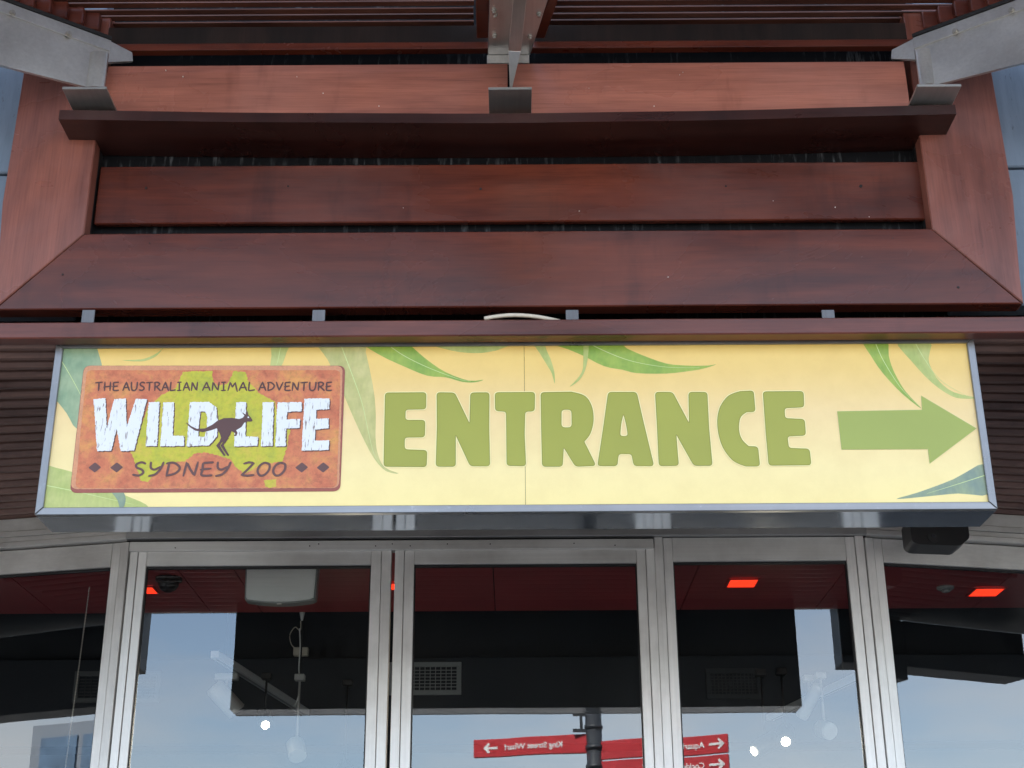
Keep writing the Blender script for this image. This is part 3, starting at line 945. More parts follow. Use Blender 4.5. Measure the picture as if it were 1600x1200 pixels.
# ---- ENTRANCE lettering and arrow
M['letter_halo'] = paint('print_letter_halo', srgb(250, 240, 176), 0.35, 0.03)
M['letter_edge'] = paint('print_letter_edge', srgb(142, 144, 50), 0.35, 0.05)
M['letter_green'] = paint('print_letter_green', srgb(160, 162, 58), 0.35, 0.05, 3.0)
M['arrow_green'] = paint('print_arrow_green', srgb(158, 170, 78), 0.35, 0.05, 3.0)
def outline(name, loops, w, layer, mat, parent):
    bm = bmesh.new()
    y = YF - 0.0004 * layer
    for lp in loops:
        n = len(lp)
        rings = []
        for i in range(n):
            p = Vector(lp[i]); d = Vector(lp[(i + 1) % n]) - Vector(lp[i - 1])
            d.normalize(); nn = Vector((-d.y, d.x))
            rings.append([bm.verts.new((p.x + nn.x * w * a, y - 0.0002 * b, p.y + nn.y * w * a)) for a, b in ((-1, 0), (-.6, .8), (0, 1), (.6, .8), (1, 0))])
        for i in range(n):
            a, b = rings[i], rings[(i + 1) % n]
            for k in range(4): bm.faces.new([a[k], a[k + 1], b[k + 1], b[k]])
    return obj(name, bm, mat, parent)
cA = lambda p: crop(600, 590, 4.444, p)
cB = lambda p: crop(920, 590, 4.444, p)
E1 = [(10, 108), (292, 106), (290, 220), (148, 222), (146, 298), (284, 298), (282, 414), (142, 416), (142, 502), (298, 508), (294, 620), (0, 618), (4, 400)]
N1 = [(368, 106), (490, 108), (596, 328), (602, 108), (730, 106), (728, 350), (734, 615), (600, 615), (496, 392), (496, 618), (362, 618), (370, 350)]
T1 = [(772, 106), (1046, 104), (1044, 234), (978, 236), (974, 400), (984, 614), (854, 612), (850, 236), (774, 232)]
def arc(p): return [(v.x, v.y) for v in catmull([Vector((a, b, 0)) for a, b in p], 6)]
R1 = [(1090, 106)] + arc([(1300, 102), (1392, 130), (1440, 200), (1452, 300), (1430, 390), (1388, 446)]) + [ (1470, 612), (1330, 618), (1246, 480), (1238, 618), (1100, 618), (1094, 350)]
R1h = [(1230, 222), (1304, 222), (1306, 350), (1230, 350)]
A1 = [(136, 104), (330, 104), (375, 300), (450, 614), (314, 614), (298, 530), (205, 530), (196, 614), (62, 614), (105, 330)]
A1h = [(240, 246), (262, 330), (274, 410), (214, 410), (222, 320)]
N2 = [(462, 104), (580, 104), (698, 326), (694, 104), (820, 104), (832, 350), (856, 612), (730, 612), (604, 388), (622, 612), (488, 614), (476, 350)]
C1 = [(1142, 94), (1154, 238)] + arc([(1092, 240), (1050, 280), (1040, 360), (1060, 430), (1108, 480)]) + [(1172, 482), (1186, 616)] + arc([(1090, 616), (1000, 575), (925, 470), (894, 330), (910, 215), (968, 132), (1050, 98)])
E2 = [(1210, 100), (1488, 98), (1492, 206), (1356, 212), (1360, 286), (1496, 292), (1504, 402), (1376, 408), (1386, 492), (1530, 498), (1542, 608), (1250, 610), (1230, 380)]
for cr, loops in ((cA, [E1]), (cA, [N1]), (cA, [T1]), (cA, [R1, R1h]), (cB, [A1, A1h]), (cB, [N2]), (cB, [C1]), (cB, [E2])):
    L = [to_face(cr(p)) for p in loops]
    main = rounded(L[0], 0.0088, 5)
    hole = [rounded(h, 0.011, 5) for h in L[1:]]
    fill = inlay('letter', [main] + hole, 4.2, 'letter_green', sgn)
    outline('letter_halo', [main] + hole, 0.0033, 3.4, 'letter_halo', fill)
    outline('letter_edge', [main] + hole, 0.0011, 5.0, 'letter_edge', fill)
arrow = to_face(c7([(753, 534), (1138, 527), (1134, 464), (1380, 610), (1172, 767), (1165, 702), (772, 704)]))
inlay('arrow_edge', [offset_poly(arrow, 0.0012)], 3.4, paint('print_arrow_edge', srgb(170, 184, 104), 0.35, 0.04), sgn)
inlay('arrow', [arrow], 4.2, 'arrow_green', sgn)

# ---- logo plate
def mat_logo(name, c1, c2, c3, dots):
    m, n, l, b = base_mat(name)
    g = noise(n, l, coords(n, l, (13, 13, 13)), 1.0, 6, 0.7, 0.3)
    f = noise(n, l, coords(n, l, (70, 70, 70)), 1.0, 5, 0.75)
    c = ramp(n, l, g, [(0.34, srgb(*c1)), (0.5, srgb(*c2)), (0.66, srgb(*c3))])
    k = ramp(n, l, f, [(0.33, (dots,) * 3), (0.5, (1, 1, 1)), (0.72, (1.1, 1.1, 1.08))])
    l.new(mixc(n, l, 1.0, c, k, 'MULTIPLY'), b.inputs['Base Color'])
    b.inputs['Roughness'].default_value = 0.35
    return m
M['logo_orange'] = mat_logo('print_rusty_orange', (188, 96, 62), (206, 120, 76), (216, 150, 76), 0.76)
M['logo_lime'] = mat_logo('print_lime_patch', (168, 172, 48), (190, 186, 38), (202, 178, 60), 0.80)
M['logo_rim_dark'] = paint('print_rim_brown', srgb(150, 78, 62), 0.35, 0.12, 20, fine=0.1)
M['logo_rim_pale'] = paint('print_rim_pale', srgb(206, 144, 104), 0.35, 0.10, 20, fine=0.1)
M['logo_brown'] = paint('print_brown', srgb(84, 48, 42), 0.35, 0.06)
M['logo_brown_light'] = paint('print_soft_brown', srgb(96, 60, 54), 0.35, 0.06)
M['logo_shadow'] = paint('print_dark_shadow', srgb(82, 46, 36), 0.35, 0.06)
c5 = lambda p: crop(80, 530, 3.077, p)
random.seed(21)
outer = rounded(to_face(c5([(158, 128), (1414, 128), (1390, 732), (90, 740)])), 0.019, 7)
logo = inlay('logo_plate', [outer], 3.4, 'logo_rim_dark', sgn)
pale = rounded(to_face(c5([(160, 129), (1402, 129), (1384, 716), (94, 722)])), 0.018, 7)
inlay('logo_rim', [jagged(pale, 0.006, 0.0006, random)], 4.2, 'logo_rim_pale', logo)
inner = rounded(to_face(c5([(172, 150), (1392, 150), (1374, 714), (116, 718)])), 0.016, 7)
inlay('logo_ground', [jagged(inner, 0.006, 0.0007, random)], 5.0, 'logo_orange', logo)
lime = [(636, 158), (775, 154), (778, 200), (800, 226), (850, 214), (868, 180), (880, 154), (935, 160), (948, 205), (1000, 260), (1076, 300), (1085, 350), (1112, 400), (1150, 440), (1134, 520), (1112, 590), (1010, 602), (930, 650), (885, 612), (860, 578), (800, 560), (740, 545), (690, 552), (640, 590), (560, 592), (505, 640), (465, 688), (430, 680), (400, 580), (380, 540), (425, 440), (466, 330), (530, 272), (600, 236)]
inlay('map_patch', [jagged(to_face(c5(lime)), 0.003, 0.0016, random)], 5.8, 'logo_lime', logo)
inlay('map_patch', [jagged(to_face(c5([(1022, 680), (1084, 674), (1080, 712), (1050, 718), (1030, 708)])), 0.003, 0.0014, random)], 5.8, 'logo_lime', logo)

def mat_white_wood():
    m, n, l, b = base_mat('print_cracked_white')
    g = noise(n, l, coords(n, l, (260, 260, 38)), 1.0, 3, 0.55, 0.4)
    f = ramp(n, l, g, [(0.60, (0, 0, 0)), (0.66, (0.85, 0.85, 0.85))])
    l.new(mixc(n, l, f, srgb(228, 231, 234), srgb(110, 84, 70)), b.inputs['Base Color'])
    b.inputs['Roughness'].default_value = 0.35
    return m
M['white_wood'] = mat_white_wood()
WLF = [[[(205, 290), (262, 286), (268, 430), (304, 290), (360, 287), (364, 424), (408, 289), (462, 290), (400, 538), (335, 540), (316, 432), (290, 538), (222, 540)]],
       [[(470, 305), (522, 303), (510, 515), (455, 517)]],
       [[(540, 305), (592, 305), (585, 465), (640, 468), (640, 515), (525, 517)]],
       [[(668, 305), (760, 303), (795, 330), (803, 400), (798, 470), (760, 512), (652, 517)], [(718, 350), (742, 350), (752, 375), (748, 440), (740, 470), (707, 470)]],
       [[(890, 305), (938, 305), (935, 470), (995, 470), (992, 515), (880, 517)]],
       [[(1018, 305), (1070, 305), (1065, 515), (1010, 517)]],
       [[(1088, 305), (1205, 305), (1205, 348), (1135, 352), (1132, 388), (1198, 385), (1195, 428), (1130, 432), (1128, 515), (1078, 517)]],
       [[(1218, 288), (1338, 286), (1338, 338), (1275, 342), (1275, 385), (1335, 382), (1335, 430), (1270, 436), (1268, 490), (1338, 487), (1333, 535), (1205, 538)]]]
for loops in WLF:
    L = [to_face(c5(p)) for p in loops]
    J = [jagged(p, 0.0035, 0.0009, random) for p in L]
    sh = [[(x + 0.0028, z - 0.0026) for x, z in p] for p in J]
    inlay('logo_letter_shadow', sh, 6.6, 'logo_shadow', logo)
    inlay('logo_letter', J, 7.4, 'white_wood', logo)

roo = [(970, 393), (962, 398), (945, 398), (930, 403), (916, 424), (890, 440), (897, 452), (892, 466), (884, 468), (878, 463), (886, 460), (884, 452), (868, 444), (862, 462), (852, 476), (838, 486), (820, 500), (812, 514), (826, 538), (840, 560), (832, 564), (814, 540), (794, 514), (810, 494), (818, 476), (812, 456), (797, 430), (770, 440), (730, 449), (692, 441), (667, 424), (650, 405), (653, 403), (674, 420), (702, 433), (740, 431), (775, 414), (800, 394), (830, 382), (870, 380), (905, 386), (922, 380), (930, 370), (917, 353), (938, 365), (945, 347), (949, 367), (960, 377)]
inlay('kangaroo', [to_face(c5(roo))], 8.2, 'logo_brown', logo)
leg2 = [(838, 480), (856, 476), (830, 512), (842, 534), (857, 560), (850, 564), (832, 540), (815, 514)]
inlay('kangaroo_leg', [to_face(c5(leg2))], 8.4, 'logo_brown', logo)
inlay('kangaroo_eye', [to_face(c5([(944, 376), (950, 374), (953, 379), (948, 382)]))], 9.0, 'white_wood', logo)
for cx in (211, 316, 1205, 1308):
    inlay('diamond', [rounded(to_face(c5([(cx - 32, 619), (cx + 1, 593), (cx + 31, 617), (cx, 643)])), 0.003)], 5.8, 'logo_brown_light', logo)

F = {
 'T': [[(0, .93), (1, 1)], [(.52, .97), (.42, 0)]],
 'H': [[(.12, 1), (.05, 0)], [(.92, 1), (.84, 0)], [(-.05, .42), (1.02, .52)]],
 'E': [[(1, 1), (.5, .97), (.12, .9), (.12, .45), (.06, .08), (.5, .0), (1, .04)], [(-.05, .46), (.85, .54)]],
 'A': [[(0, 0), (.25, .5), (.55, 1), (.75, .5), (1, 0)], [(.2, .34), (.92, .38)]],
 'U': [[(.08, 1), (.04, .45), (.15, .08), (.5, 0), (.8, .2), (.92, .6), (.96, 1)]],
 'S': [[(.95, .9), (.6, 1), (.2, .86), (.25, .62), (.7, .45), (.85, .22), (.5, .02), (0, .08)]],
 'R': [[(.14, .96), (.05, 0)], [(-.02, .9), (.4, 1), (.85, .86), (.7, .6), (.12, .42)], [(.36, .46), (.7, .2), (1, 0)]],
 'L': [[(.15, 1), (.06, .5), (.05, .03), (.5, .02), (.95, .08)]],
 'I': [[(.5, 1), (.46, 0)], [(.08, .98), (.95, 1)], [(.02, 0), (.9, .03)]],
 'N': [[(.02, 0), (.16, 1), (.45, .5), (.8, .02), (.96, 1)]],
 'M': [[(0, 0), (.26, 1), (.48, .4), (.78, .96), (1, -.12)]],
 'D': [[(.16, .97), (.05, 0)], [(-.02, .92), (.5, .96), (.95, .6), (.7, .2), (.05, 0)]],
 'V': [[(0, 1), (.42, .02), (1, .98)]],
 'Y': [[(.08, 1), (.12, .6), (.4, .46), (.8, .66)], [(1, 1), (.82, .5), (.5, .12), (.05, -.02)]],
 'Z': [[(.12, .9), (.5, 1), (.9, .95), (.5, .5), (.03, .05), (.5, .0), (1, .06)]],
 'O': [[(.5, .98), (.15, .75), (.02, .35), (.25, .03), (.62, .08), (.93, .45), (.9, .85), (.5, .98)]],
}
WID = {'I': 0.62, 'T': 0.95, 'M': 1.25, 'L': 0.85, 'E': 0.8, 'S': .85, 'R': .9, 'V': .95}
def ribbon(bm, pts, w, y, t):
    rings = []
    for i, p in enumerate(pts):
        d = (pts[min(i + 1, len(pts) - 1)] - pts[max(i - 1, 0)])
        d.normalize()
        nn = Vector((-d.y, d.x, 0))
        e = (i == 0 or i == len(pts) - 1)
        ww = w * (0.55 if e else 1.0)
        pc = p + (d * (w * 0.6) * (1 if i else -1) if e else Vector((0, 0, 0)))
        rings.append([bm.verts.new((pc.x + nn.x * ww * a, y - t * b, pc.y + nn.y * ww * a)) for a, b in ((-1, 0), (-.6, .8), (0, 1), (.6, .8), (1, 0))])
    for a, b in zip(rings[:-1], rings[1:]):
        for k in range(4):
            bm.faces.new([a[k], a[k + 1], b[k + 1], b[k]])
    bm.faces.new(rings[0]); bm.faces.new(rings[-1][::-1])

def hand_text(word, u0, u1, v0, v1, w, layer, mat, slant=0.0, halo=None):
    tot = sum(WID.get(c, 1.0) for c in word) + 0.26 * (len(word) - 1)
    unit = (u1 - u0) / tot
    u = u0
    rng = random.Random(word)
    for c in word:
        cw = WID.get(c, 1.0) * unit
        for k, (mt, ww, ly) in enumerate(((halo, w * 1.5, layer - 0.8), (mat, w, layer))):
            if mt is None: continue
            bm = bmesh.new()
            for si, st in enumerate(F[c]):
                pix = [(u + a * cw + slant * b * (v1 - v0), v1 + (v0 - v1) * b) for a, b in st]
                q = [Vector((a, b, 0)) for a, b in to_face(pix)]
                sharp = c in 'NMVTHI' or (c in 'AZ')
                q = catmull(q, 6) if not sharp and len(q) > 2 else [q0.lerp(q1, tt / 4) for q0, q1 in zip(q[:-1], q[1:]) for tt in range(4)] + [q[-1]]
                ribbon(bm, q, ww, YF - 0.0004 * ly - 0.00003 * si, 0.0003)
            obj('logo_text_letter' if k else 'logo_text_halo', bm, mt, logo)
        u += cw + 0.26 * unit
for wd, a, b in (('THE', 215, 325), ('AUSTRALIAN', 346, 706), ('ANIMAL', 729, 980), ('ADVENTURE', 999, 1349)):
    u0, u1 = 80 + a / 3.077, 80 + b / 3.077
    hand_text(wd, u0, u1, 597.8, 610.8, 0.0021, 6.8, 'logo_brown')
hl = paint('print_soft_text_halo', srgb(226, 176, 132), 0.35, 0.05)
for wd, a, b in (('SYDNEY', 394, 856), ('ZOO', 914, 1124)):
    u0, u1 = 80 + a / 3.077, 80 + b / 3.077
    hand_text(wd, u0, u1, 723.0, 744.0, 0.0030, 7.6, 'logo_brown_light', 0.12)

# ================================================================== DOORS AND GLAZING
def dx(u, v=860): return px(u, v, YD).x
Z_HD1 = px(800, 806, YD).z          # top of head channel
Z_HD0 = px(800, 840, YD).z          # its underside / top of door track
head = thing('entrance_header', 'grey aluminium head channel running above the glass doors', 'header', (0, YD, Z_HD0))
XL, XR = dx(198, 845), dx(1353, 838)
box('channel', XL, XR, YD - 0.02, YD + 0.09, px(800, 838, YD - 0.02).z, px(800, 825, YD - 0.02).z, 'alu_dark', head, 0.002)
box('channel_upper', XL, XR, YD - 0.005, YD + 0.09, px(800, 824.5, YD - 0.02).z, Z0 + H_SOF - 0.002, 'alu_dark', head, 0.002)
bm = bmesh.new()
box('seal', XL, XR, YD + 0.002, YD + 0.085, Z_HD0 - 0.004, px(800, 838, YD - 0.02).z - 0.0005, 'black', head)
tr = box('track_cover', dx(203), dx(1021), YD - 0.012, YD + 0.03, px(600, 859, YD - 0.012).z, px(600, 844, YD - 0.012).z, 'alu_h', head, 0.0015)
for u, v in ((484, 853), (498, 850), (587, 853), (613, 850), (641, 853), (699, 850), (766, 850), (897, 849), (961, 852), (274, 856)):
    p = px(u, v, YD - 0.012)
    disc('screw', p, 0.0026, 'hole', tr, 0.0008)

def framed_panel(name, label, cat, org, ex, ey, xl, sl, sr, w, ztop, hrail, gtop=True, stile_split=True, group=None):
    """Glazed panel in a local frame: ex along the panel, ey into the building; stile widths sl, sr."""
    o = thing(name, label, cat, org, group)
    org = Vector(org)
    def P(a, b, z): return org + ex * a + ey * b + Vector((0, 0, z - org.z))
    def lbox(nm, a0, a1, b0, b1, z0, z1, mat, bev=0.0015):
        return hexa(nm, [P(a0, b0, z0), P(a1, b0, z0), P(a1, b1, z0), P(a0, b1, z0), P(a0, b0, z1), P(a1, b0, z1), P(a1, b1, z1), P(a0, b1, z1)], mat, o, bev)
    g = 0.0008
    for (a0, a1, flip) in ((0, sl, False), (w - sr, w, True)):
        mid = a0 + (a1 - a0) * (0.48 if not flip else 0.52)
        z1 = ztop
        lbox('stile', a0, mid - g, 0.004 if flip else 0.0, 0.045, 0.012, z1, 'alu')
        lbox('stile_cover', mid + g, a1, 0.0 if flip else 0.004, 0.045, 0.012, z1, 'alu')
    lbox('top_rail', sl + g, w - sr - g, 0.003, 0.045, ztop - hrail, ztop - 0.0005, 'alu_h')
    lbox('bottom_rail', sl + g, w - sr - g, 0.003, 0.045, 0.012, 0.16, 'alu_h')
    lbox('glazing_bead', sl + g, w - sr - g, 0.012, 0.03, ztop - hrail - 0.007, ztop - hrail - 0.0005, 'black', 0)
    for a0, a1 in ((sl + 0.0005, sl + 0.0045), (w - sr - 0.0045, w - sr - 0.0005)):
        lbox('glazing_bead', a0, a1, 0.012, 0.03, 0.162, ztop - hrail - 0.008, 'black', 0)
    lbox('glass', sl + 0.0045, w - sr - 0.0045, 0.018, 0.024, 0.165, ztop - hrail - 0.004, 'glass', 0)
    return o
EX, EY = Vector((1, 0, 0)), Vector((0, 1, 0))
def flat_panel(name, label, cat, u0, us, ue, u1, vtop, vrail, v=900, dy=0.0, group=None):
    y = YD + dy
    x0, xs, xe, x1 = (px(u, v, y).x for u in (u0, us, ue, u1))
    um = (u0 + u1) / 2
    zt_ = px(um, vtop, y).z
    return framed_panel(name, label, cat, (x0, y, 0.0), EX, EY, 0, xs - x0, x1 - xe, x1 - x0, zt_, zt_ - px(um, vrail, y).z, group=group)
flat_panel('glass_door', 'left sliding glass door leaf in satin aluminium frame, white ceiling unit behind it', 'door', 200, 226, 579, 610.5, 860, 883, group='sliding glass door leaves')
flat_panel('glass_door', 'right sliding glass door leaf in satin aluminium frame, vent grille behind it', 'door', 616.5, 646.5, 996, 1024, 857, 880, group='sliding glass door leaves')
flat_panel('glass_panel', 'narrow fixed glass panel in satin aluminium frame right of the sliding doors', 'window', 1024.5, 1053, 1326, 1355, 838, 876)
# folded side windows
ca, sa = math.cos(R(12)), math.sin(R(12))
xr = px(1357.5, 900, YD).x
framed_panel('side_window', 'glass side window angled back, right of the entrance doors', 'window', (xr, YD + 0.002, 0), Vector((ca, sa, 0)), Vector((-sa, ca, 0)), 0, 0.063, 0.06, 1.3, Z_HD0 - 0.006, 0.085, group='angled side windows')
xl = px(196.5, 900, YD).x
org = Vector((xl, YD + 0.002, 0)) + Vector((-ca, sa, 0)) * 1.3
framed_panel('side_window', 'glass side window angled back, left of the entrance doors', 'window', tuple(org), Vector((ca, -sa, 0)), Vector((sa, ca, 0)), 0, 0.06, 0.063, 1.3, Z_HD0 - 0.006, 0.085, group='angled side windows')
for s, x in ((-1, xl), (1, xr)):
    e = Vector((s * ca, sa, 0)); q = Vector((-s * sa, ca, 0))
    o0 = Vector((x, YD - 0.02, 0))
    for k, (z0, z1, b0) in enumerate(((px(800, 838, YD - 0.02).z, px(800, 830, YD - 0.02).z, 0.0), (px(800, 829.5, YD - 0.02).z, px(800, 822, YD - 0.02).z, 0.004),
                                      (px(800, 821.5, YD - 0.02).z, px(800, 813, YD - 0.02).z, 0.001), (px(800, 812.5, YD - 0.02).z, Z0 + H_SOF - 0.003, 0.006))):
        pts = []
        for z in (z0, z1):
            for a, b in ((0.002, b0), (1.3, b0), (1.3, 0.09), (0.002, 0.09)):
                p = o0 + e * a + q * b; pts.append(Vector((p.x, p.y, z)))
        hexa('folded_channel', pts, 'alu_h', head, 0.0015)

# ---- black device under the right end of the sign
spk = thing('door_sensor', 'small black sensor housing under the right end of the sign', 'sensor', (1.28, 4.62, Z0 + 1.44))
Yk = 4.62
k0, k1 = px(1424, 838, Yk), px(1515, 838, Yk)
zk0, zk1 = px(1470, 851, Yk).z, px(1470, 822, Yk).z
loop = rounded([(k0.x, zk0 + 0.012), (k0.x + 0.02, zk0 + 0.002), (k1.x - 0.035, zk0 - 0.004), (k1.x, zk0 + 0.022), (k1.x, zk1 + 0.03), (k0.x, zk1 + 0.03)], 0.01)
prismY('housing', loop, Yk, Yk + 0.11, 'black_plastic', spk, 0.002)
bm = bmesh.new()
cpt = px(1458, 840, Yk)
tube_bm(bm, [(cpt.x, Yk - 0.004, cpt.z), (cpt.x, Yk + 0.002, cpt.z)], 0.018, 20)
obj('lens_ring', bm, 'black', spk)
bm = bmesh.new()
tube_bm(bm, [(cpt.x, Yk - 0.006, cpt.z + 0.004), (cpt.x, Yk - 0.003, cpt.z + 0.004)], 0.007, 14)
obj('lens', bm, 'mirror_metal', spk)
box('bracket', (k0.x + k1.x) / 2 - 0.012, (k0.x + k1.x) / 2 + 0.012, Yk + 0.04, Yk + 0.06, zk1 + 0.028, Z0 + H_SOF + 0.002, 'black_plastic', spk)

# ================================================================== INTERIOR
M['red'] = paint('dark_red_ceiling', (0.42, 0.055, 0.060, 1), 0.45, 0.12, 3)
M['navy'] = paint('near_black_wall', (0.009, 0.013, 0.020, 1), 0.6, 0.15, 3)
M['dark_floor'] = paint('dark_floor', (0.10, 0.095, 0.09, 1), 0.4, 0.2, 3)
M['red_glow'] = emit('red_orange_light', (1.0, 0.035, 0.010, 1), 0.45)
M['lamp_glow'] = emit('warm_lamp_glow', (1.0, 0.86, 0.62, 1), 9.0)
H_CI = 1.470
M['vent_frame'] = paint('dull_white_vent', (0.30, 0.31, 0.305, 1), 0.5, 0.06)
M['vent_dim2'] = paint('vent_dimmed_grey', (0.10, 0.105, 0.11, 1), 0.5, 0.06)  # both dim vent colours imitate how reflections in the glass veil the grilles
M['vent_dim'] = paint('vent_dimmed_dark', (0.03, 0.034, 0.04, 1), 0.5, 0.06)
Y_CE = 5.92
ceil = tag(box('interior_ceiling', -5.8, 5.8, Y_CE, 9.0, Z0 + 2.2, Z0 + 2.25, 'navy'), 'black open ceiling inside the entrance', 'ceiling', kind='structure')
redc = thing('red_ceiling', 'dark red panelled ceiling just inside the doors', 'ceiling', (0, 5.4, Z0 + H_CI))
seams = [-3.2, -1.9, -1.25, px(437, 900, 5.4).x - 0.15, px(771, 900, 5.4).x, px(1062, 930, 5.4).x + 0.06, 1.25, 1.9, 3.2]
for a, b in zip(seams[:-1], seams[1:]):
    def yf(x): return YD + 0.10 + max(0.0, abs(x) - 1.2) * FOLD
    for nm, z0, z1, mt in (('ceiling_panel', 0.0, 0.02, 'red'), ('ceiling_deck', 0.021, 0.05, 'black')):
        hexa(nm, [(x, y, Z0 + H_CI + z) for z in (z0, z1) for x, y in ((a + 0.002, yf(a + 0.002)), (b - 0.002, yf(b - 0.002)), (b - 0.002, Y_CE), (a + 0.002, Y_CE))], mt, redc, 0.001)
box('ceiling_upstand', -5.8, 5.8, Y_CE - 0.02, Y_CE, Z0 + H_CI + 0.05, Z0 + 2.2, 'navy', redc)
YW = 7.6
iw = tag(box('interior_wall', -5.8, 5.8, YW, YW + 0.1, 0.0, Z0 + 2.2, 'navy'), 'near black rear wall of the entrance hall', 'wall', kind='structure')
bk = px(800, 1026, YW - 0.25)
tag(box('interior_beam', -5.0, 5.0, YW - 0.25, YW - 0.002, Z0 + 1.15, bk.z, 'navy', None, 0.004), 'black boxed beam on the rear wall', 'beam', kind='structure')
bm = bmesh.new()
bm.faces.new([bm.verts.new(p) for p in ((-5.8, YD + 0.05, 0.004), (5.8, YD + 0.05, 0.004), (5.8, YW, 0.004), (-5.8, YW, 0.004))])
tag(obj('interior_floor', bm, 'dark_floor'), 'dark floor of the entrance hall', 'floor', kind='structure')

# red square downlights
for u, v, w, lab in ((1160, 911, 42, 'red downlight seen through the narrow fixed glass panel'), (1541, 925, 44, 'red downlight seen through the right side window'),
                     (608, 916, 34, 'red downlight seen in the gap between the sliding doors'), (224, 922, 36, 'red downlight at the left edge of the left sliding door')):
    c = pz(u, v, H_CI - 0.004)
    hw = w / 2275 * 5.6 / 2
    o = thing('downlight', lab, 'light', (c.x, c.y, c.z), 'red ceiling downlights')
    box('diffuser', c.x - hw, c.x + hw, c.y - hw * 1.05, c.y + hw * 1.05, c.z - 0.002, c.z + 0.002, 'red_glow', o)
    bm = bmesh.new()
    for a0, a1, b0, b1 in ((-1.18, 1.18, -1.22, -1.07), (-1.18, 1.18, 1.07, 1.22), (-1.18, -1.02, -1.06, 1.06), (1.02, 1.18, -1.06, 1.06)):
        add_hexa(bm, [(c.x + a * hw, c.y + b * hw, z) for z in (c.z - 0.003, c.z + 0.002) for a, b in ((a0, b0), (a1, b0), (a1, b1), (a0, b1))])
    obj('trim', bm, 'red', o)
# round fitting on the ceiling
def lathe(name, c, prof, mat, parent=None, seg=20):
    bm = bmesh.new()
    rings = [[bm.verts.new((c.x + r * math.cos(2 * math.pi * k / seg), c.y + r * math.sin(2 * math.pi * k / seg), c.z + z)) for k in range(seg)] for r, z in prof]
    for a, b in zip(rings[:-1], rings[1:]):
        for k in range(seg): bm.faces.new([a[k], a[(k + 1) % seg], b[(k + 1) % seg], b[k]])
    bm.faces.new(rings[0]); bm.faces.new(rings[-1][::-1])
    return obj(name, bm, mat, parent, True)
c = pz(1477, 917, H_CI)
o = thing('smoke_detector', 'small round white detector on the red ceiling behind the right window', 'detector', (c.x, c.y, c.z))
lathe('base', c, [(0.034, 0), (0.034, -0.006), (0.028, -0.012)], 'vent_frame', o); lathe('sensor', c, [(0.018, -0.0125), (0.016, -0.02), (0.006, -0.024)], 'vent_frame', o)
c = pz(264, 903, H_CI)
o = thing('dome_camera', 'small dark dome camera on the ceiling behind the left door', 'camera', (c.x, c.y, c.z))
lathe('base', c, [(0.05, 0), (0.05, -0.012), (0.045, -0.016)], 'black_plastic', o); lathe('dome', c, [(0.04, -0.0165), (0.038, -0.03), (0.028, -0.046), (0.012, -0.055)], 'black_plastic', o)

# white unit hanging under the ceiling
Yw_ = 5.10
p0, p1 = px(381, 938, Yw_), px(494, 938, Yw_)
un = thing('ceiling_unit', 'white plastic unit with curved lower edge under the ceiling behind the left door', 'ceiling unit', ((p0.x + p1.x) / 2, Yw_, p0.z))
zt_u = Z0 + H_CI - 0.001
loop = [(p0.x - 0.003, zt_u), (p0.x + 0.002, p0.z + 0.006)] + [(p0.x + (p1.x - p0.x) * t, p0.z - 0.012 * math.sin(math.pi * t)) for t in [(i + 0.3) / 12 for i in range(12)]] + [(p1.x - 0.002, p1.z + 0.006), (p1.x + 0.003, zt_u)]
prismY('rim', loop, Yw_, Yw_ + 0.05, 'vent_frame', un, 0.002)
lo2 = [(p0.x + (x - p0.x) * 0.95 + 0.025 * (p1.x - p0.x), zt_u - 0.003 - (zt_u - z) * 0.955) for x, z in loop]
prismY('front_panel', lo2, Yw_ - 0.007, Yw_ - 0.0005, 'white_plastic', un, 0.001)
cx_ = (p0.x + p1.x) / 2
box('status_light', cx_ - 0.010, cx_ + 0.006, Yw_ - 0.004, Yw_ + 0.004, p0.z - 0.016, p0.z - 0.0125, 'specks', un)

# vent grilles on the beam
YV = YW - 0.25
def vent(u0, u1, v0, v1, lab, fm='vent_frame', bmn='alu_dark'):
    p0, p1 = px(u0, v1, YV - 0.012), px(u1, v0, YV - 0.012)
    o = thing('vent_grille', lab, 'vent', ((p0.x + p1.x) / 2, YV, p0.z), 'vent grilles on the black beam')
    x0, x1, z0, z1 = p0.x, p1.x, p0.z, p1.z
    w = 0.024
    y0, y1 = YV - 0.012, YV - 0.001
    box('frame_side', x0, x1, y0, y1, z0, z0 + w, fm, o, 0.001); box('frame_side', x0, x1, y0, y1, z1 - w, z1, fm, o, 0.001)
    box('frame_side', x0, x0 + w, y0, y1, z0 + w + .0005, z1 - w - .0005, fm, o, 0.001); box('frame_side', x1 - w, x1, y0, y1, z0 + w + .0005, z1 - w - .0005, fm, o, 0.001)
    n = 12
    for k in range(1, n):
        x = x0 + w + (x1 - x0 - 2 * w) * k / n
        box('blade', x - 0.0018, x + 0.0018, y0 + 0.003, y1, z0 + w, z1 - w, bmn, o)
    for k in range(1, 7):
        z = z0 + w + (z1 - z0 - 2 * w) * k / 7
        box('blade', x0 + w, x1 - w, y0 + 0.005, y1, z - 0.0018, z + 0.0018, bmn, o)
vent(606, 721, 1034, 1086, 'vent grille with pale frame behind the right sliding door')
vent(112, 252, 1048, 1098, 'vent grille with pale frame behind the left door and window', 'vent_dim2', 'vent_dim')
vent(1105, 1188, 1044, 1092, 'dim vent grille behind the narrow fixed glass panel', 'vent_dim', 'vent_dim')

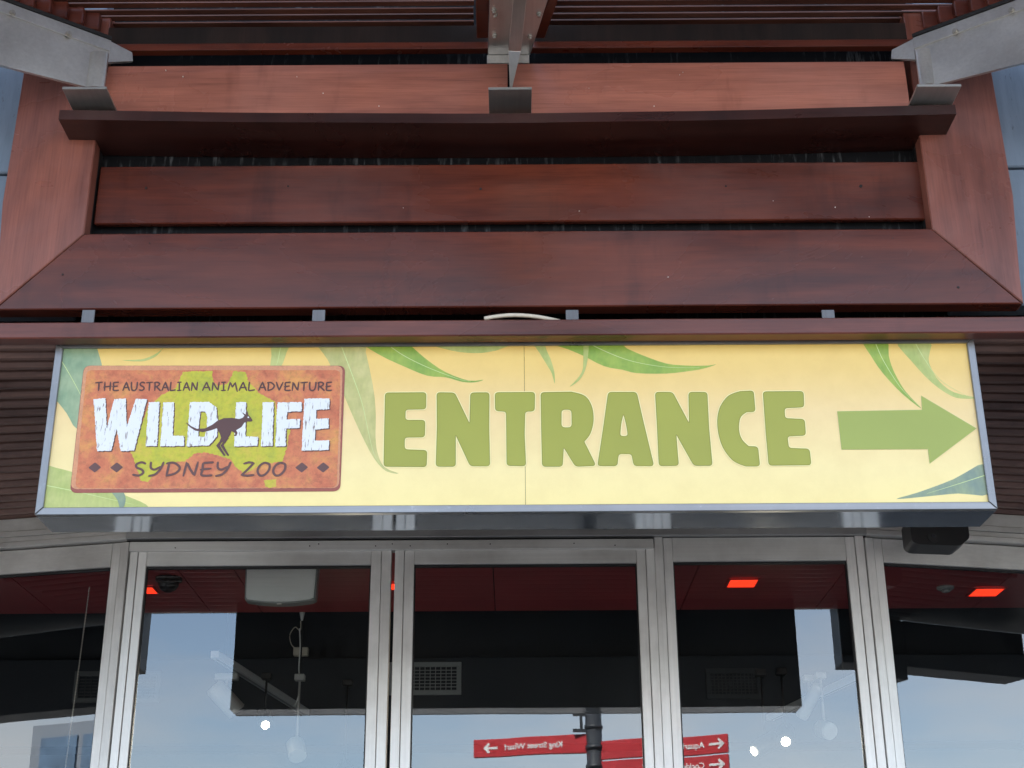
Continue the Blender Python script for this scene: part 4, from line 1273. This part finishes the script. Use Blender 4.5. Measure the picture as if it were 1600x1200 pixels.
# pull cord with cone fitting
Yc = 6.4
pc = px(472, 966, Yc)
co = thing('pull_cord', 'thin white cord hanging in a loop below a cone fitting behind the left door', 'cord', (pc.x, pc.y, pc.z - 0.5))
bm = bmesh.new()
tube_bm(bm, [(pc.x, pc.y, pc.z + 0.03), (pc.x, pc.y, pc.z - 0.01)], [0.013, 0.005], 12)
obj('cone', bm, 'white_plastic', co, True)
tube('rod', [(pc.x, pc.y, pc.z + 0.03), (pc.x, pc.y, Z0 + 2.2)], 0.003, 'black_plastic', co)
q = [px(u, v, Yc + 0.01 * math.sin(i)) for i, (u, v) in enumerate(((470, 970), (469, 985), (461, 980), (453, 992), (455, 1006), (461, 1013)))]
tube('loop', catmull(q, 6), 0.0022, 'cream_cable', co, 6)
q = [px(u, v, Yc) for u, v in ((468, 982), (469, 1010), (467, 1045), (469, 1070), (465, 1092), (459, 1104))]
tube('cord', catmull(q, 6), 0.0028, 'white_plastic', co, 6)
p0, p1 = px(459, 1016, YW - 0.27), px(482, 1021, YW - 0.27)
tag(box('junction_block', p0.x, p1.x, YW - 0.29, YW - 0.251, p1.z - 0.014, p0.z + 0.012, 'cream_cable', None, 0.004), 'small cream block on top of the beam behind the left door', 'junction box')
# bead chain behind the left window
q0, q1 = px(143, 893, 5.5), px(96, 1200, 5.5)
ch = bmesh.new()
for i in range(70):
    t = i / 69
    p = Vector((q0.x + (q1.x - q0.x) * t * 0.55, 5.5, q0.z + (q1.z - q0.z) * t))
    tube_bm(ch, [p + Vector((0, 0, 0.0075)), p, p - Vector((0, 0, 0.0075))], [0.0012, 0.0032, 0.0012], 6)
tag(obj('blind_chain', ch, 'bolt'), 'thin bead chain hanging behind the left side window', 'chain')

# track lights
def track(u0, v0, u1, v1, H, lab):
    a, b = pz(u0, v0, H), pz(u1, v1, H)
    o = thing('light_track', lab, 'light track', (a.x, a.y, Z0 + H), 'white light tracks')
    d = (b - a).normalized(); n = Vector((-d.y, d.x, 0))
    w = 0.018
    pts = [p + n * q + Vector((0, 0, z)) for z in (0, 0.03) for p, q in ((a, -w), (b, -w), (b, w), (a, w))]
    hexa('rail', pts, 'white_plastic', o, 0.002)
    hexa('slot', [p + n * q + Vector((0, 0, z)) for z in (-0.001, -0.0003) for p, q in ((a + d * 0.03, -0.006), (b - d * 0.03, -0.006), (b - d * 0.03, 0.006), (a + d * 0.03, 0.006))], 'alu_dark', o)
    for t in (0.1, 0.9):
        p = a.lerp(b, t)
        tube('hanger', [p + Vector((0, 0, 0.03)), Vector((p.x, p.y, Z0 + 2.2))], 0.004, 'black_plastic', o)
    return a, b
track(335, 1028, 478, 1118, 1.30, 'white light track slanting behind the left sliding door')
track(1346, 1060, 1130, 1160, 1.26, 'pale light track slanting behind the narrow fixed glass panel')

def spot(u, v, H, aim, r, ln, lit, lab, mount_h, ad=0.022):
    c = pz(u, v, H)
    o = thing('spotlight', lab, 'spotlight', (c.x, c.y, c.z), 'track spotlights')
    d = Vector(aim).normalized()
    back, front = c - d * ln * 0.5, c + d * ln * 0.5
    bm = bmesh.new(); tube_bm(bm, [back, back + d * 0.012, front], [r * 0.8, r, r], 20)
    hm = 'black_plastic' if lit else 'spot_white'
    obj('housing', bm, hm, o, False)
    bm = bmesh.new(); tube_bm(bm, [front + d * 0.0005, front + d * 0.003], r * (0.52 if lit else 0.88), 20)
    obj('lamp_face', bm, 'lamp_glow' if lit else 'spot_white', o)
    up = Vector((c.x, c.y, Z0 + mount_h))
    tube('stem', [c, up], 0.005, hm, o)
    box('adapter', up.x - ad, up.x + ad, up.y - 0.02, up.y + 0.02, up.z - 0.03, up.z - 0.002, hm, o, 0.003)
    if lit:
        ld = bpy.data.lights.new('spotlight_beam', 'SPOT')
        ld.energy = 7; ld.color = (1.0, 0.86, 0.66); ld.spot_size = R(80); ld.shadow_soft_size = 0.03
        lo_ = bpy.data.objects.new('spotlight_beam', ld); C.objects.link(lo_)
        lo_.parent = o
        lo_.location = front + d * 0.012 - c
        lo_.rotation_euler = d.to_track_quat('-Z', 'Y').to_euler()
spot(352, 1092, 1.19, (0.75, 0.25, -0.75), 0.042, 0.15, False, 'unlit white spotlight head hanging from the left light track', 1.30, 0.05)
spot(413, 1124, 1.10, (0.25, -0.9, -0.55), 0.032, 0.13, True, 'lit spotlight behind the left sliding door', 1.30)
spot(463, 1170, 0.98, (0.25, -0.6, -0.8), 0.038, 0.09, False, 'unlit round spotlight low behind the left sliding door', 1.30)
spot(538, 1206, 0.9, (0.1, -0.9, -0.4), 0.036, 0.13, True, 'lit spotlight at the bottom edge behind the left sliding door', 1.30)
spot(1228, 1150, 0.98, (-0.2, -0.9, -0.5), 0.034, 0.13, True, 'round lit spotlight behind the narrow fixed glass panel', 1.26)
spot(1196, 1163, 0.95, (-0.85, -0.35, -0.5), 0.034, 0.13, True, 'lit spotlight turned sideways behind the narrow fixed glass panel', 1.26)
spot(1266, 1095, 1.15, (-0.4, 0.5, -0.7), 0.026, 0.16, False, 'slim unlit spotlight on the right light track', 1.26)
spot(1289, 1140, 1.02, (0.3, -0.9, -0.3), 0.036, 0.08, False, 'round unlit spotlight facing the doors on the right light track', 1.26)

# ================================================================== OUTSIDE, SEEN IN THE GLASS
def mirror(u, v, Yv):                  # what the glass shows at (u, v), standing at depth 2*glass - Yv
    p = px(u, v, Yv)
    return Vector((p.x, 2 * (YD + 0.018) - Yv, p.z))
M['finger_red'] = paint('red_sign_paint', (0.56, 0.035, 0.045, 1), 0.4, 0.06)
M['finger_white'] = paint('white_lettering', (0.85, 0.85, 0.85, 1), 0.5, 0.03)
M['pole'] = paint('dark_grey_pole', (0.035, 0.04, 0.048, 1), 0.4, 0.1)
YVF = 11.2
pb = mirror(927, 1165, YVF)
fp = thing('fingerpost', 'dark wayfinding pole with red finger signs, reflected in the door glass', 'signpost', (pb.x, pb.y, 0))
scale = 1.0 / 2275 * (YVF * math.cos(PITCH) + (pb.z - Z0) * math.sin(PITCH))
pole_r = 12.3 * scale
tube('pole', [(pb.x, pb.y, 0), (pb.x, pb.y, mirror(927, 1080, YVF).z)], pole_r, 'pole', fp, 20)
for v in (1137, 1168, 1197, 1226):
    z = mirror(927, v, YVF).z
    tube('collar', [(pb.x, pb.y, z - 0.012), (pb.x, pb.y, z + 0.012)], pole_r * 1.16, 'pole', fp, 20)
zb_ = mirror(905, 1130, YVF).z
box('bracket', pb.x - pole_r - 0.09, pb.x - pole_r + 0.01, pb.y - 0.02, pb.y + 0.02, zb_ - 0.07, zb_ - 0.05, 'pole', fp)
box('bracket', pb.x - pole_r - 0.09, pb.x - pole_r + 0.01, pb.y - 0.02, pb.y + 0.02, zb_ + 0.05, zb_ + 0.07, 'pole', fp)
box('bracket', pb.x - pole_r - 0.04, pb.x - pole_r - 0.02, pb.y - 0.02, pb.y + 0.02, zb_ - 0.05, zb_ + 0.05, 'pole', fp)
AP = R(17)
fdir = Vector((math.cos(AP), math.sin(AP), 0))      # along the fingers, +x end nearer the doors
fnor = Vector((-math.sin(AP), math.cos(AP), 0))     # faces the doors
def text_mesh(s, size):
    cu = bpy.data.curves.new('t', 'FONT'); cu.body = s; cu.size = size; cu.extrude = 0.002; cu.offset = size * 0.022
    to = bpy.data.objects.new('t', cu); C.objects.link(to)
    bpy.context.view_layer.update()
    me = bpy.data.meshes.new_from_object(to.evaluated_get(bpy.context.evaluated_depsgraph_get()))
    bpy.data.objects.remove(to); bpy.data.curves.remove(cu)
    return me
def finger(s0, s1, zc, h, txt, tx_at, arrow_at, adir):
    base = Vector((pb.x, pb.y, 0))
    def P(s, n, z): return base + fdir * s + fnor * n + Vector((0, 0, z))
    f = hexa('finger', [P(s0, -0.018, zc - h / 2), P(s1, -0.018, zc - h / 2), P(s1, 0.018, zc - h / 2), P(s0, 0.018, zc - h / 2),
                        P(s0, -0.018, zc + h / 2), P(s1, -0.018, zc + h / 2), P(s1, 0.018, zc + h / 2), P(s0, 0.018, zc + h / 2)], 'finger_red', fp, 0.003)
    me = text_mesh(txt, h * 0.46)
    bm = bmesh.new(); bm.from_mesh(me); bpy.data.meshes.remove(me)
    for v in bm.verts:
        a, b, c = v.co
        v.co = P(tx_at - a, 0.0195 + c, zc - h * 0.15 + b)
    obj('lettering', bm, 'finger_white', f)
    ar = [(0.5, 0.0), (0.14, 0.36), (0.04, 0.26), (0.2, 0.075), (-0.5, 0.075), (-0.5, -0.075), (0.2, -0.075), (0.04, -0.26), (0.14, -0.36)]
    bm = bmesh.new()
    fr = [bm.verts.new(P(arrow_at + adir * a * h * 0.85, 0.0215, zc + b * h * 0.85)) for a, b in ar]
    bk_ = [bm.verts.new(P(arrow_at + adir * a * h * 0.85, 0.0185, zc + b * h * 0.85)) for a, b in ar]
    tris = tessellate_polygon([[Vector((a, b, 0)) for a, b in ar]])
    for t in tris: bm.faces.new([fr[i] for i in t])
    for i in range(len(ar)):
        bm.faces.new([fr[i], fr[(i + 1) % len(ar)], bk_[(i + 1) % len(ar)], bk_[i]])
    obj('arrow', bm, 'finger_white', f)
hf = 27.5 * scale / math.cos(R(9))
zf1 = mirror(830, 1162, YVF).z
zf2 = mirror(1035, 1170.5, YVF).z
L1 = 168 * scale / math.cos(AP) * 1.0 + pole_r
finger(-L1 * 1.03, -pole_r * 0.9, zf1, hf, 'King Street Wharf', -47 * scale, -166 * scale, -1)
L2 = 200 * scale + pole_r
finger(pole_r * 0.9, L2, zf2 - 0.01, hf, 'Aquarium Wharf', L2 - 36 * scale, L2 - 17 * scale, 1)
finger(pole_r * 0.9, L2, zf2 - 0.01 - hf - 0.012, hf, 'Cockle Bay Wharf', L2 - 36 * scale, L2 - 17 * scale, 1)

# office block across the street, caught in the left window
M['far_wall'] = paint('pale_concrete', (0.20, 0.23, 0.27, 1), 0.7, 0.1, 0.4)
M['far_glass'] = paint('blue_curtain_glass', (0.10, 0.16, 0.24, 1), 0.12, 0.25, 0.6, 0.3)
ob = thing('office_block', 'distant office block with blue glass bays reflected in the left side window', 'building', (-48, -62, 0))
bx0, by = -62.0, -62.0
box('wall', bx0, bx0 + 26, by - 14, by, 0, 17, 'far_wall', ob)
for i in range(8):
    for j in range(5):
        x = bx0 + 0.8 + i * 3.15; z = 1.2 + j * 3.1
        box('window', x, x + 2.7, by - 0.05, by + 0.12, z, z + 2.6, 'far_glass', ob)
